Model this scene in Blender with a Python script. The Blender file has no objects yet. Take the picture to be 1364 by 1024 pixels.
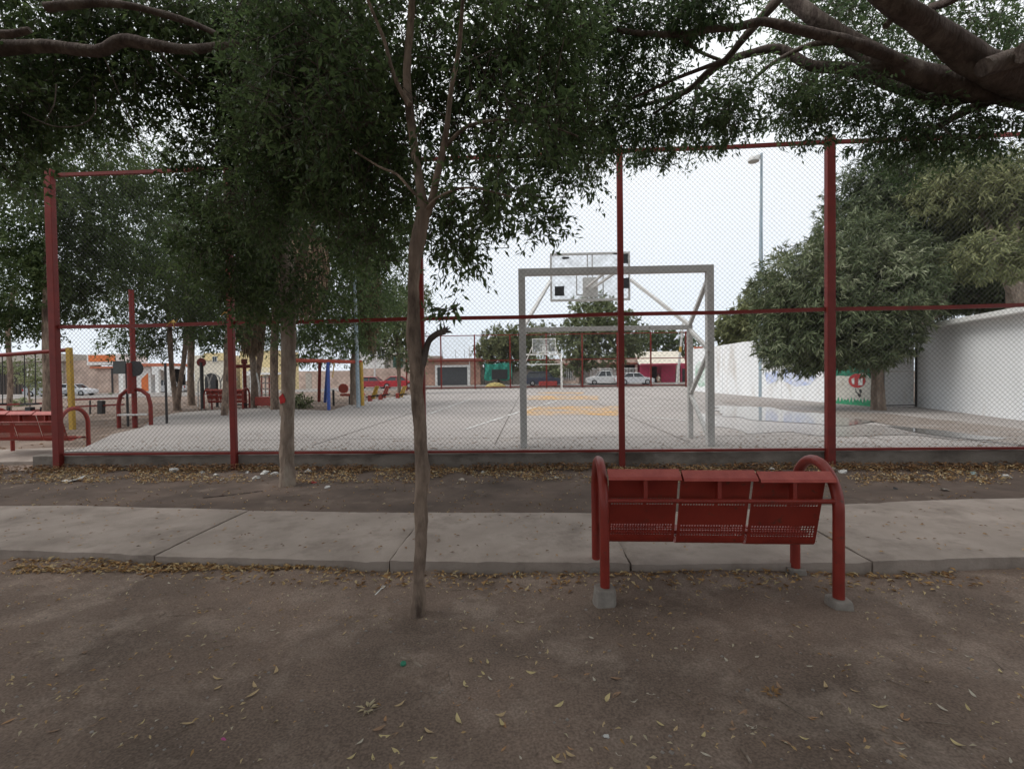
import bpy, bmesh, math, random
import numpy as np
from mathutils import Vector, Matrix, noise

random.seed(7)
rng = np.random.default_rng(11)
S = bpy.context.scene
COL = S.collection
PI = math.pi

# ------------------------------------------------------------------ camera
FPX, PITCH, ROLL, EYE = 646.7, 0.020, 0.0135, 1.5
cam_d = bpy.data.cameras.new('camera'); cam = bpy.data.objects.new('camera', cam_d); COL.objects.link(cam)
cam_d.sensor_width = 36; cam_d.lens = 36 * FPX / 1364; cam_d.clip_end = 900; cam_d.clip_start = .05
cam_m = Matrix.Translation((0, 0, EYE)) @ Matrix.Rotation(PI/2 - PITCH, 4, 'X') @ Matrix.Rotation(-ROLL, 4, 'Z')
cam.matrix_world = cam_m
S.camera = cam
CR = cam_m.to_3x3()

# ------------------------------------------------------------------ sky, sun, exposure
W = bpy.data.worlds.new('World'); S.world = W; W.use_nodes = True
nt = W.node_tree; nt.nodes.clear()
wo = nt.nodes.new('ShaderNodeOutputWorld'); bg = nt.nodes.new('ShaderNodeBackground')
sky = nt.nodes.new('ShaderNodeTexSky'); sky.sky_type = 'NISHITA'; sky.sun_disc = False
SUN_EL, SUN_ROT = math.radians(50), math.radians(-100)   # veiled sun high on the left
sky.sun_elevation = SUN_EL; sky.sun_rotation = SUN_ROT
tc = nt.nodes.new('ShaderNodeTexCoord'); sep = nt.nodes.new('ShaderNodeSeparateXYZ')
nt.links.new(tc.outputs['Generated'], sep.inputs[0])
rmp = nt.nodes.new('ShaderNodeValToRGB')     # the overcast cloud deck
rmp.color_ramp.elements[0].position = 0.0; rmp.color_ramp.elements[0].color = (.74, .80, .88, 1)
rmp.color_ramp.elements[1].position = .55; rmp.color_ramp.elements[1].color = (1.0, 1.02, 1.03, 1)
nt.links.new(sep.outputs[2], rmp.inputs[0])
nz = nt.nodes.new('ShaderNodeTexNoise'); nz.inputs['Scale'].default_value = 2.2; nz.inputs['Detail'].default_value = 4
nt.links.new(tc.outputs['Generated'], nz.inputs[0])
mr = nt.nodes.new('ShaderNodeMapRange'); mr.inputs[3].default_value = .93; mr.inputs[4].default_value = 1.06
nt.links.new(nz.outputs[0], mr.inputs[0])
mul = nt.nodes.new('ShaderNodeVectorMath'); mul.operation = 'SCALE'
nt.links.new(rmp.outputs[0], mul.inputs[0]); nt.links.new(mr.outputs[0], mul.inputs['Scale'])
sc_ = nt.nodes.new('ShaderNodeVectorMath'); sc_.operation = 'SCALE'; sc_.inputs['Scale'].default_value = .10
nt.links.new(sky.outputs[0], sc_.inputs[0])
mx = nt.nodes.new('ShaderNodeMix'); mx.data_type = 'RGBA'; mx.inputs[0].default_value = .93
nt.links.new(sc_.outputs[0], mx.inputs[6]); nt.links.new(mul.outputs[0], mx.inputs[7])
nt.links.new(mx.outputs[2], bg.inputs[0]); nt.links.new(bg.outputs[0], wo.inputs[0])
bg.inputs[1].default_value = 1.0
sd = bpy.data.lights.new('sun', 'SUN'); sd.energy = 1.4; sd.angle = math.radians(30); sd.color = (1, .97, .93)
so = bpy.data.objects.new('sun', sd); COL.objects.link(so)
to_sun = Vector((math.sin(SUN_ROT)*math.cos(SUN_EL), math.cos(SUN_ROT)*math.cos(SUN_EL), math.sin(SUN_EL)))
so.rotation_euler = (-to_sun).to_track_quat('-Z', 'Y').to_euler()
S.view_settings.view_transform = 'Standard'; S.view_settings.look = 'None'
S.view_settings.gamma = 1; S.view_settings.use_curve_mapping = False
S.view_settings.exposure = 0.30
S.cycles.max_bounces = 7; S.cycles.diffuse_bounces = 4; S.cycles.transparent_max_bounces = 12
S.cycles.use_denoising = True

# ------------------------------------------------------------------ measuring helpers
def ray(px, py):
    return CR @ Vector(((px - 682) / FPX, -(py - 512) / FPX, -1))
def at_Y(px, py, Y):
    d = ray(px, py); t = Y / d.y; return Vector((d.x*t, d.y*t, EYE + d.z*t))
def at_z(px, py, z):
    d = ray(px, py); t = (z - EYE) / d.z; return Vector((d.x*t, d.y*t, z))
def sst(a, b, x):
    t = np.clip((x - a) / (b - a), 0, 1); return t*t*(3 - 2*t)
FX, FY, FA, FS = -7.471, 8.0193, -.0593, 3.05      # the fence line
FU = Vector((math.cos(FA), math.sin(FA), 0)); FV = Vector((-math.sin(FA), math.cos(FA), 0))
def fence_y(x): return FY + (x - FX) * math.tan(FA)
_lat = np.random.default_rng(3).random((256, 256))
def vnoise(x, y):
    xi = np.floor(x).astype(int); yi = np.floor(y).astype(int); fx = x - xi; fy = y - yi
    fx = fx*fx*(3-2*fx); fy = fy*fy*(3-2*fy); g = lambda a, b: _lat[a & 255, b & 255]
    return (g(xi, yi)*(1-fx) + g(xi+1, yi)*fx)*(1-fy) + (g(xi, yi+1)*(1-fx) + g(xi+1, yi+1)*fx)*fy
def fbm(x, y, o=4):
    r = 0; a = .5
    for i in range(o): r = r + a*vnoise(x*2**i + 17.3*i, y*2**i + 9.1*i); a *= .5
    return r
def gz(x, y):
    x = np.asarray(x, float); y = np.asarray(y, float)
    beyond = y - (FY + (x - FX)*math.tan(FA))
    z = .24 * sst(.1, 4.5, beyond)
    street = .08 - .42*sst(-8, -42, x)
    z = z + (street - .24)*sst(0, 1, np.maximum(sst(40, 52, y), sst(-12, -36, x)*sst(8, 24, y)))*sst(.1, 4.5, beyond)
    front = 1 - sst(-.5, .3, beyond)
    z = z + front*((fbm(x*1.1 + 5, y*1.1, 4) - .47)*.07 + (fbm(x*6, y*6, 3) - .44)*.026)
    # litter and soil banked against the low wall, and soil banked against the walk
    z = z + front*.07*np.exp(-((beyond + .15)/.35)**2)
    z = z - .03*sst(.1, 4.5, beyond)*(fbm(x*.3, y*.3, 3) - .45)
    return z
def gzf(x, y): return float(gz(x, y))
def ground(px, py, lift=0):
    d = ray(px, py); t = .5
    while t < 400:
        p = Vector((d.x*t, d.y*t, EYE + d.z*t))
        if p.z < gzf(p.x, p.y) + lift: return p
        t *= 1.004
    return p

# ------------------------------------------------------------------ materials
def hexmix(c): return (c[0], c[1], c[2], 1)
def mat(name, c1, c2=None, scale=4, rough=.8, bump=0, bscale=60, metal=0, spec=.4, stretch=(1, 1, 1), detail=6,
        c3=None, s3=1.2, t3=(.55, .7), rrange=0, bdist=.01):
    m = bpy.data.materials.new(name); m.use_nodes = True; t = m.node_tree; N = t.nodes; L = t.links
    p = N['Principled BSDF']; p.inputs['Roughness'].default_value = rough; p.inputs['Metallic'].default_value = metal
    p.inputs['Specular IOR Level'].default_value = spec
    co = N.new('ShaderNodeTexCoord'); mp = N.new('ShaderNodeMapping'); mp.inputs['Scale'].default_value = stretch
    L.new(co.outputs['Object'], mp.inputs[0])
    c2 = c2 or tuple(x*.8 for x in c1)
    n = N.new('ShaderNodeTexNoise'); n.inputs['Scale'].default_value = scale; n.inputs['Detail'].default_value = detail
    n.inputs['Roughness'].default_value = .6
    L.new(mp.outputs[0], n.inputs[0])
    r = N.new('ShaderNodeValToRGB'); r.color_ramp.elements[0].position = .32; r.color_ramp.elements[1].position = .68
    r.color_ramp.elements[0].color = hexmix(c2); r.color_ramp.elements[1].color = hexmix(c1)
    L.new(n.outputs[0], r.inputs[0]); out = r.outputs[0]
    if c3:
        n3 = N.new('ShaderNodeTexNoise'); n3.inputs['Scale'].default_value = s3; n3.inputs['Detail'].default_value = 8
        n3.inputs['Roughness'].default_value = .65
        L.new(mp.outputs[0], n3.inputs[0])
        q = N.new('ShaderNodeMapRange'); q.inputs[1].default_value = t3[0]; q.inputs[2].default_value = t3[1]
        L.new(n3.outputs[0], q.inputs[0])
        k = N.new('ShaderNodeMix'); k.data_type = 'RGBA'; L.new(q.outputs[0], k.inputs[0]); L.new(out, k.inputs[6])
        k.inputs[7].default_value = hexmix(c3); out = k.outputs[2]
    L.new(out, p.inputs['Base Color'])
    if rrange:
        q = N.new('ShaderNodeMapRange'); q.inputs[3].default_value = rough - rrange; q.inputs[4].default_value = rough + rrange
        L.new(n.outputs[0], q.inputs[0]); L.new(q.outputs[0], p.inputs['Roughness'])
    if bump:
        b = N.new('ShaderNodeTexNoise'); b.inputs['Scale'].default_value = bscale; b.inputs['Detail'].default_value = 6
        L.new(mp.outputs[0], b.inputs[0])
        u = N.new('ShaderNodeBump'); u.inputs['Strength'].default_value = bump; u.inputs['Distance'].default_value = bdist
        L.new(b.outputs[0], u.inputs['Height']); L.new(u.outputs[0], p.inputs['Normal'])
    m.diffuse_color = hexmix(c1)
    return m
def leafmat(name, cols, trans=.3, rough=.5, bright=1):
    m = bpy.data.materials.new(name); m.use_nodes = True; t = m.node_tree; N = t.nodes; L = t.links
    p = N['Principled BSDF']; p.inputs['Roughness'].default_value = rough; p.inputs['Specular IOR Level'].default_value = .3
    a = N.new('ShaderNodeAttribute'); a.attribute_name = 'tint'
    r = N.new('ShaderNodeValToRGB'); els = r.color_ramp.elements
    while len(els) < len(cols): els.new(.5)
    for i, c in enumerate(cols):
        els[i].position = i/(len(cols)-1); els[i].color = hexmix(c)
    L.new(a.outputs['Fac'], r.inputs[0]); L.new(r.outputs[0], p.inputs['Base Color'])
    tr = N.new('ShaderNodeBsdfTranslucent'); L.new(r.outputs[0], tr.inputs[0])
    ms = N.new('ShaderNodeMixShader'); ms.inputs[0].default_value = trans
    L.new(p.outputs[0], ms.inputs[1]); L.new(tr.outputs[0], ms.inputs[2])
    L.new(ms.outputs[0], N['Material Output'].inputs[0])
    return m

def ground_mat():
    m = mat('packed dirt', (.255, .186, .148), (.120, .090, .073), .8, .95, .35, 22, spec=.15, c3=(.36, .285, .235), s3=2.2, t3=(.5, .82), bdist=.02)
    N = m.node_tree.nodes; L = m.node_tree.links; p = N['Principled BSDF']
    src = p.inputs['Base Color'].links[0].from_socket
    co = N.new('ShaderNodeTexCoord')
    v = N.new('ShaderNodeTexVoronoi'); v.inputs['Scale'].default_value = 28; L.new(co.outputs['Object'], v.inputs[0])
    q = N.new('ShaderNodeMapRange'); q.inputs[1].default_value = .10; q.inputs[2].default_value = .16; q.inputs[3].default_value = .55; q.inputs[4].default_value = 0
    L.new(v.outputs['Distance'], q.inputs[0])
    k = N.new('ShaderNodeMix'); k.data_type = 'RGBA'; L.new(q.outputs[0], k.inputs[0]); L.new(src, k.inputs[6]); k.inputs[7].default_value = (.25, .20, .165, 1)
    n = N.new('ShaderNodeTexNoise'); n.inputs['Scale'].default_value = 90; n.inputs['Detail'].default_value = 4; L.new(co.outputs['Object'], n.inputs[0])
    q2 = N.new('ShaderNodeMapRange'); q2.inputs[1].default_value = .35; q2.inputs[2].default_value = .65; q2.inputs[3].default_value = .74; q2.inputs[4].default_value = 1.22
    L.new(n.outputs[0], q2.inputs[0])
    vm = N.new('ShaderNodeVectorMath'); vm.operation = 'SCALE'; L.new(k.outputs[2], vm.inputs[0]); L.new(q2.outputs[0], vm.inputs['Scale'])
    L.new(vm.outputs[0], p.inputs['Base Color'])
    return m
M_dirt = ground_mat()
M_walk = mat('walk concrete', (.375, .315, .275), (.27, .225, .195), 1.9, .9, .4, 45, spec=.15, c3=(.19, .155, .132), s3=2.9, t3=(.50, .76))
M_lowwall = mat('low wall concrete', (.25, .22, .195), (.16, .138, .12), 2.2, .95, .6, 30, spec=.1, c3=(.08, .066, .056), s3=1.8, t3=(.48, .72), stretch=(1, 1, 1.6))
M_red = mat('dark red paint', (.195, .024, .018), (.145, .019, .015), 6, .5, .15, 40, spec=.3, c3=(.10, .03, .02), s3=5, t3=(.62, .72))
M_redbench = mat('bench red paint', (.27, .028, .016), (.20, .020, .013), 5, .42, .1, 60, spec=.45, c3=(.11, .035, .022), s3=16, t3=(.60, .68), rrange=.1)
M_redpale = mat('pale red paint', (.42, .085, .065), (.33, .055, .045), 14, .5, .2, 90, spec=.4, c3=(.42, .12, .10), s3=18, t3=(.64, .78))  # top_flange use: sky light on the bench top put into a paler red
M_wire = mat('galvanised wire', (.085, .08, .078), (.055, .052, .052), 3, .55, metal=.3)
M_grey = mat('grey painted steel', (.60, .59, .57), (.50, .49, .47), 8, .55, .15, 40, c3=(.20, .15, .12), s3=6, t3=(.64, .74))
M_white = mat('white paint', (.78, .78, .76), (.66, .66, .64), 3, .7, .1, 30, c3=(.5, .48, .45), s3=1.5, t3=(.58, .8))
M_foot = mat('footing concrete', (.30, .27, .24), (.20, .175, .155), 12, .95, .5, 60)
M_dark = mat('dark void', (.03, .03, .032), None, 5, .6)
M_black = mat('black steel', (.035, .033, .033), None, 9, .5)
M_yel = mat('yellow paint', (.50, .32, .055), (.40, .24, .04), 6, .55, c3=(.35, .2, .08), s3=5, t3=(.6, .75))
M_blue = mat('blue paint', (.06, .12, .42), (.045, .09, .33), 6, .5)
M_orange = mat('orange red paint', (.48, .09, .055), (.38, .07, .045), 6, .55)
M_polebl = mat('pale blue grey pole', (.36, .45, .52), (.28, .34, .38), 5, .6, stretch=(1, 1, .3), c3=(.45, .44, .42), s3=3, t3=(.5, .7))
M_rubber = mat('tyre rubber', (.02, .02, .02), None, 20, .85)
M_rim = mat('alloy rim', (.5, .5, .5), None, 10, .35, metal=.8)
M_glassd = mat('dark window glass', (.035, .045, .05), (.02, .025, .03), 3, .12, spec=.6)
M_lamp = mat('headlamp glass', (.7, .7, .68), None, 4, .15, spec=.7)
M_tail = mat('tail lamp red', (.4, .02, .02), None, 4, .2)
def barkmat(name, a, b, c, sc=14):
    return mat(name, a, b, sc, .92, 1.0, 30, spec=.1, stretch=(1, 1, .3), c3=c, s3=6, t3=(.48, .64), bdist=.03, detail=10)
M_bark = barkmat('grey brown bark', (.35, .265, .205), (.17, .125, .10), (.085, .062, .05))
M_bark2 = barkmat('pale bark', (.31, .24, .19), (.165, .125, .10), (.37, .31, .255))
M_barkd = barkmat('dark limb bark', (.13, .10, .088), (.07, .054, .048), (.17, .14, .12))
L_near = leafmat('laurel leaves', [(.040, .062, .028), (.080, .122, .048), (.13, .185, .072), (.22, .28, .13)], .48)
L_dark = leafmat('dark leaves', [(.032, .050, .022), (.066, .100, .038), (.11, .155, .056), (.18, .22, .09)], .44)
L_big = leafmat('limb leaves', [(.046, .074, .038), (.09, .14, .062), (.14, .20, .085), (.23, .29, .13)], .48)
L_mango = leafmat('mango leaves', [(.034, .052, .024), (.082, .112, .048), (.19, .22, .115), (.50, .51, .35)], .2, .5)
L_olive = leafmat('olive dusty leaves', [(.07, .085, .038), (.15, .17, .075), (.25, .26, .12), (.42, .40, .21)], .2, .6)
L_far = leafmat('far leaves', [(.08, .10, .05), (.16, .19, .09), (.26, .29, .15), (.40, .42, .24)], .2, .6)
L_dry = leafmat('dry fronds', [(.10, .065, .04), (.20, .135, .085), (.33, .24, .16), (.44, .34, .25)], .15, .9)
L_palm = leafmat('palm green', [(.03, .05, .02), (.06, .10, .03), (.13, .19, .06)], .25)
L_lit = leafmat('fallen leaf colours', [(.10, .055, .03), (.24, .13, .06), (.42, .25, .10), (.52, .40, .22), (.46, .41, .30)], .1, .8)

# ------------------------------------------------------------------ mesh helpers
class MB:
    def __init__(s): s.v = []; s.f = []
    def add(s, vs, fs):
        o = len(s.v); s.v += [tuple(v) for v in vs]; s.f += [tuple(i+o for i in f) for f in fs]; return s
    def box(s, x0, x1, y0, y1, z0, z1, taper=0, M=None):
        t = taper
        vs = [(x0, y0, z0), (x1, y0, z0), (x1, y1, z0), (x0, y1, z0), (x0+t, y0+t, z1), (x1-t, y0+t, z1), (x1-t, y1-t, z1), (x0+t, y1-t, z1)]
        if M: vs = [M @ Vector(v) for v in vs]
        return s.add(vs, [(0, 3, 2, 1), (4, 5, 6, 7), (0, 1, 5, 4), (1, 2, 6, 5), (2, 3, 7, 6), (3, 0, 4, 7)])
    def beam(s, a, b, w, h=None, up=(0, 0, 1)):
        a = Vector(a); b = Vector(b); h = h or w; d = (b-a).normalized(); u = Vector(up)
        if abs(d.dot(u)) > .98: u = Vector((1, 0, 0))
        x = d.cross(u).normalized(); y = x.cross(d)
        vs = [p + x*sx*w/2 + y*sy*h/2 for p in (a, b) for sx, sy in ((-1, -1), (1, -1), (1, 1), (-1, 1))]
        return s.add(vs, [(3, 2, 1, 0), (4, 5, 6, 7), (0, 1, 5, 4), (1, 2, 6, 5), (2, 3, 7, 6), (3, 0, 4, 7)])
    def tube(s, pts, r, n=10, rough=0, cap=True, fr=3.0):
        pts = [Vector(p) for p in pts]; R = r if isinstance(r, (list, tuple)) else [r]*len(pts)
        o = len(s.v); up = Vector((.13, .21, 1)); x = None
        for i, p in enumerate(pts):
            d = (pts[min(i+1, len(pts)-1)] - pts[max(i-1, 0)]).normalized()
            if x is None:
                if abs(d.dot(up.normalized())) > .9: up = Vector((1, .2, 0))
                x = d.cross(up).normalized()
            else: x = (x - d*x.dot(d)).normalized()
            y = d.cross(x)
            for k in range(n):
                a = 2*PI*k/n; rr = R[i]
                if rough:
                    q = p + (x*math.cos(a) + y*math.sin(a))*rr
                    rr *= 1 + rough*noise.noise(q*fr) + rough*.5*noise.noise(q*fr*3.1)
                s.v.append(tuple(p + (x*math.cos(a) + y*math.sin(a))*rr))
        for i in range(len(pts)-1):
            for k in range(n):
                a = o+i*n+k; b = o+i*n+(k+1) % n; s.f.append((a, b, b+n, a+n))
        if cap:
            s.f.append(tuple(o+k for k in reversed(range(n)))); s.f.append(tuple(o+(len(pts)-1)*n+k for k in range(n)))
        return s
    def prism(s, poly, a, b, axis='y'):
        n = len(poly); f = {'y': lambda p, t: (p[0], t, p[1]), 'x': lambda p, t: (t, p[0], p[1]), 'z': lambda p, t: (p[0], p[1], t)}[axis]
        return s.add([f(p, a) for p in poly] + [f(p, b) for p in poly],
                     [tuple(range(n)), tuple(range(2*n-1, n-1, -1))] + [(i, i+n, (i+1) % n+n, (i+1) % n) for i in range(n)])
    def lathe(s, prof, n=16, c=(0, 0, 0), M=None):
        o = len(s.v)
        for r, z in prof:
            for k in range(n):
                v = Vector((r*math.cos(2*PI*k/n)+c[0], r*math.sin(2*PI*k/n)+c[1], z+c[2]))
                s.v.append(tuple(M @ v) if M else tuple(v))
        for i in range(len(prof)-1):
            for k in range(n):
                a = o+i*n+k; b = o+i*n+(k+1) % n; s.f.append((a, b, b+n, a+n))
        s.f.append(tuple(o+k for k in reversed(range(n)))); s.f.append(tuple(o+(len(prof)-1)*n+k for k in range(n)))
        return s
    def shift(s, off):
        s.v = [(a-off[0], b-off[1], c-off[2]) for a, b, c in s.v]; return s
    def build(s, name, m, parent=None, smooth=False, bevel=0, world=True, fix=True):
        """vertices are given in world space when the parent is an unrotated thing (world=True)"""
        if parent is not None and world:
            off = Vector(); q = parent
            while q: off += q.location; q = q.parent
            s.shift(off)
        me = bpy.data.meshes.new(name); me.from_pydata(s.v, [], s.f)
        if fix:
            bm = bmesh.new(); bm.from_mesh(me); bmesh.ops.recalc_face_normals(bm, faces=bm.faces)
            if bevel: bmesh.ops.bevel(bm, geom=[e for e in bm.edges if e.calc_face_angle(0) > .5], offset=bevel, segments=2, profile=.6, affect='EDGES', clamp_overlap=True)
            bm.to_mesh(me); bm.free()
        me.materials.append(m)
        if smooth:
            me.polygons.foreach_set('use_smooth', [True]*len(me.polygons))
            me.set_sharp_from_angle(angle=math.radians(45))
        o = bpy.data.objects.new(name, me); COL.objects.link(o); o.parent = parent
        return o
def thing(name, label, cat, loc=(0, 0, 0), rz=0, group=None):
    o = bpy.data.objects.new(name, None); COL.objects.link(o); o.location = loc; o.rotation_euler = (0, 0, rz)
    o.empty_display_size = .2
    o['label'] = label; o['category'] = cat
    if group: o['group'] = group
    return o
def tag(o, label, cat, group=None):
    o['label'] = label; o['category'] = cat
    if group: o['group'] = group
    return o
def recenter(o):
    me = o.data; n = len(me.vertices); a = np.empty(n*3); me.vertices.foreach_get('co', a); a = a.reshape(-1, 3)
    c = np.array([(a[:, 0].min()+a[:, 0].max())/2, (a[:, 1].min()+a[:, 1].max())/2, a[:, 2].min()])
    me.vertices.foreach_set('co', (a - c).ravel()); o.location = o.location + Vector(c); me.update(); return o
def struct(o): o['kind'] = 'structure'; return o
def stuff(o): o['kind'] = 'stuff'; return o
def kids(o): return [c for c in bpy.data.objects if c.parent == o]
def copy_thing(root, loc, rz=None, label=None, sc=None):
    def rec(o, par):
        c = o.copy(); COL.objects.link(c); c.parent = par
        for k in [q for q in list(bpy.data.objects) if q.parent == o]: rec(k, c)
        return c
    r = rec(root, None); r.location = loc
    if rz is not None: r.rotation_euler = (0, 0, rz)
    if sc: r.scale = (sc, sc, sc)
    if label: r['label'] = label
    return r
def spline(pts, rad, step=.15):
    P = [Vector(p) for p in pts]; out = []; rr = []
    for i in range(len(P)-1):
        p0 = P[max(i-1, 0)]; p1 = P[i]; p2 = P[i+1]; p3 = P[min(i+2, len(P)-1)]
        n = max(2, int((p2-p1).length/step))
        for k in range(n):
            t = k/n
            out.append(.5*((2*p1)+(-p0+p2)*t+(2*p0-5*p1+4*p2-p3)*t*t+(-p0+3*p1-3*p2+p3)*t**3)); rr.append(rad[i]*(1-t)+rad[i+1]*t)
    out.append(P[-1]); rr.append(rad[-1]); return out, rr
def np_mesh(name, V, F, m, parent=None, tint=None, smooth=False):
    """V (n,3) world coords, F (m,k) faces of one size"""
    if parent is not None: V = V - np.array(parent.location)
    me = bpy.data.meshes.new(name); nf, k = F.shape
    me.vertices.add(len(V)); me.vertices.foreach_set('co', V.astype(np.float32).ravel())
    me.loops.add(nf*k); me.loops.foreach_set('vertex_index', F.astype(np.int32).ravel())
    me.polygons.add(nf); me.polygons.foreach_set('loop_start', np.arange(0, nf*k, k, dtype=np.int32))
    me.update(calc_edges=True)
    if tint is not None:
        a = me.attributes.new('tint', 'FLOAT', 'FACE'); a.data.foreach_set('value', tint.astype(np.float32))
    if smooth: me.polygons.foreach_set('use_smooth', np.ones(nf, bool))
    me.materials.append(m); o = bpy.data.objects.new(name, me); COL.objects.link(o); o.parent = parent
    return o
def nrm(a): return a / (np.linalg.norm(a, axis=-1, keepdims=True) + 1e-9)
def prisms(A, B, r, m, name, parent=None, r2=None):
    """many thin three sided rods in one mesh"""
    A = np.asarray(A, float); B = np.asarray(B, float); d = nrm(B-A); u = np.tile([.3, .2, .93], (len(A), 1))
    x = nrm(np.cross(d, u)); y = np.cross(d, x); r2 = r if r2 is None else r2; vs = []
    for P, q in ((A, r), (B, r2)):
        for k in range(3):
            a = 2*PI*k/3; vs.append(P + (x*math.cos(a)+y*math.sin(a))*q)
    V = np.stack(vs, 1).reshape(-1, 3); b = np.arange(len(A))[:, None]*6
    F = np.concatenate([b+np.array([[0, 1, 4, 3]]), b+np.array([[1, 2, 5, 4]]), b+np.array([[2, 0, 3, 5]])], 0)
    return np_mesh(name, V, F, m, parent)
def leaf_mesh(P, D, N, L, Wd, tint, m, name, parent, fold=.25):
    """one folded leaf per row: base P, direction D, normal N"""
    D = nrm(D); X = nrm(np.cross(D, N)); Nn = np.cross(X, D); L = L[:, None]; Wd = Wd[:, None]
    mid = P + D*L*.42; tip = P + D*L - Nn*L*.10
    V = np.stack([P, mid + X*Wd/2 + Nn*Wd*fold, tip, mid - X*Wd/2 + Nn*Wd*fold], 1).reshape(-1, 3)
    b = np.arange(len(P))[:, None]*4
    F = np.stack([b+np.array([[0, 1, 2]]), b+np.array([[0, 2, 3]])], 1).reshape(-1, 3)
    return np_mesh(name, V, F, m, parent, np.repeat(tint, 2))
def crown(blobs, parent, m, L=.06, Wd=.026, per=14, twig=.22, droop=.3, name='crown', gap=.0, gs=.9, whorl=False, twigs=True, seed=0, hang=.2, tb=.5, lod=False, bark=None):
    """blobs: (centre, (rx,ry,rz), clusters). Leaves sit on short twigs spread through each blob"""
    g = np.random.default_rng(100+seed); C = []; U = []; R_ = []
    for c, r, n in blobs:
        u = nrm(g.normal(size=(n, 3)))*(g.random((n, 1))**(1/2.3)); p = np.array(c)+u*np.array(r)
        if gap:
            f = .5*vnoise(p[:, 0]*gs+seed*3.1, p[:, 2]*gs+p[:, 1]*gs*.7)+.5*vnoise(p[:, 0]*gs*2.3, p[:, 2]*gs*2.3+p[:, 1]*gs)
            k = f > gap; p = p[k]; u = u[k]
        C.append(p); U.append(u)
    C = np.concatenate(C); U = np.concatenate(U); n = len(C)
    d = nrm(U*.7 + g.normal(size=(n, 3))*.6 + np.array([0, 0, -droop])); Tl = twig*(.6+.8*g.random(n))
    ct = vnoise(C[:, 0]*1.7+C[:, 1], C[:, 2]*1.7)*.5 + g.random(n)*.35
    if whorl:
        P = np.repeat(C + d*Tl[:, None], per, 0) + g.normal(size=(n*per, 3))*.05
        dd = np.repeat(d, per, 0); s = nrm(np.cross(dd, g.normal(size=(n*per, 3))))
        D = nrm(dd*.75 + s*.8 + np.array([0, 0, -hang*1.3])); Nn = nrm(dd*1.0 + np.array([0, 0, .5]) + g.normal(size=D.shape)*.25)
    else:
        t = np.tile(np.linspace(.1, 1, per), n)[:, None]; dd = np.repeat(d, per, 0)
        P = np.repeat(C, per, 0) + dd*np.repeat(Tl, per)[:, None]*t + g.normal(size=(n*per, 3))*twig*.12
        s = nrm(np.cross(dd, g.normal(size=(n*per, 3)))); D = nrm(dd*.6+s*.8+np.array([0, 0, -hang]))
        Nn = nrm(np.array([0, 0, 1.0])+g.normal(size=D.shape)*.55)
    tint = np.clip(np.repeat(ct, per)*.75 + g.random(n*per)*.50 - .12 + (tb-.5), 0, 1)
    o = leaf_mesh(P, D, Nn, L*(.5+.9*g.random(n*per)**.8), Wd*(.6+.75*g.random(n*per)), tint, m, name, parent)
    if twigs: prisms(C - d*Tl[:, None]*.8, C + d*Tl[:, None], .0035 if L < .08 else .006, bark or M_barkd, 'twigs', parent, .0015)
    return o
def blob(px, py, Y, rx, ry, rd, n):
    s = Y/FPX; return (tuple(at_Y(px, py, Y)), (rx*s, rd, ry*s), n)
def limb(mb, pxs, n=10, rough=.12, step=.12, fr=6):
    """pxs: (px, py, depth, radius)"""
    P, R_ = spline([at_Y(a, b, c) for a, b, c, r in pxs], [r for *_, r in pxs], step)
    mb.tube(P, R_, n, rough, fr=fr); return P

# ================================================================== THE SETTING
# ---- ground, one sheet to the horizon
def axis(lo, hi, st, outer, k=1.16):
    a = list(np.arange(lo, hi, st)); s = st; x = a[-1]
    while x < outer: s *= k; x += s; a.append(x)
    s = st; x = lo; pre = []
    while x > -outer: s *= k; x -= s; pre.append(x)
    return np.array(pre[::-1]+a)
gx = axis(-5.5, 5.5, .035, 420); gy = axis(.7, 8.2, .035, 500, 1.1)
gy = gy[gy > -60]
GX, GY = np.meshgrid(gx, gy); GZ = gz(GX, GY)
V = np.stack([GX, GY, GZ], -1).reshape(-1, 3); nx_, ny_ = len(gx), len(gy)
ii = (np.arange(ny_-1)[:, None]*nx_ + np.arange(nx_-1)[None]).ravel()
gr = np_mesh('dirt_ground', V, np.stack([ii, ii+1, ii+1+nx_, ii+nx_], 1), M_dirt, smooth=True); struct(gr)

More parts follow.
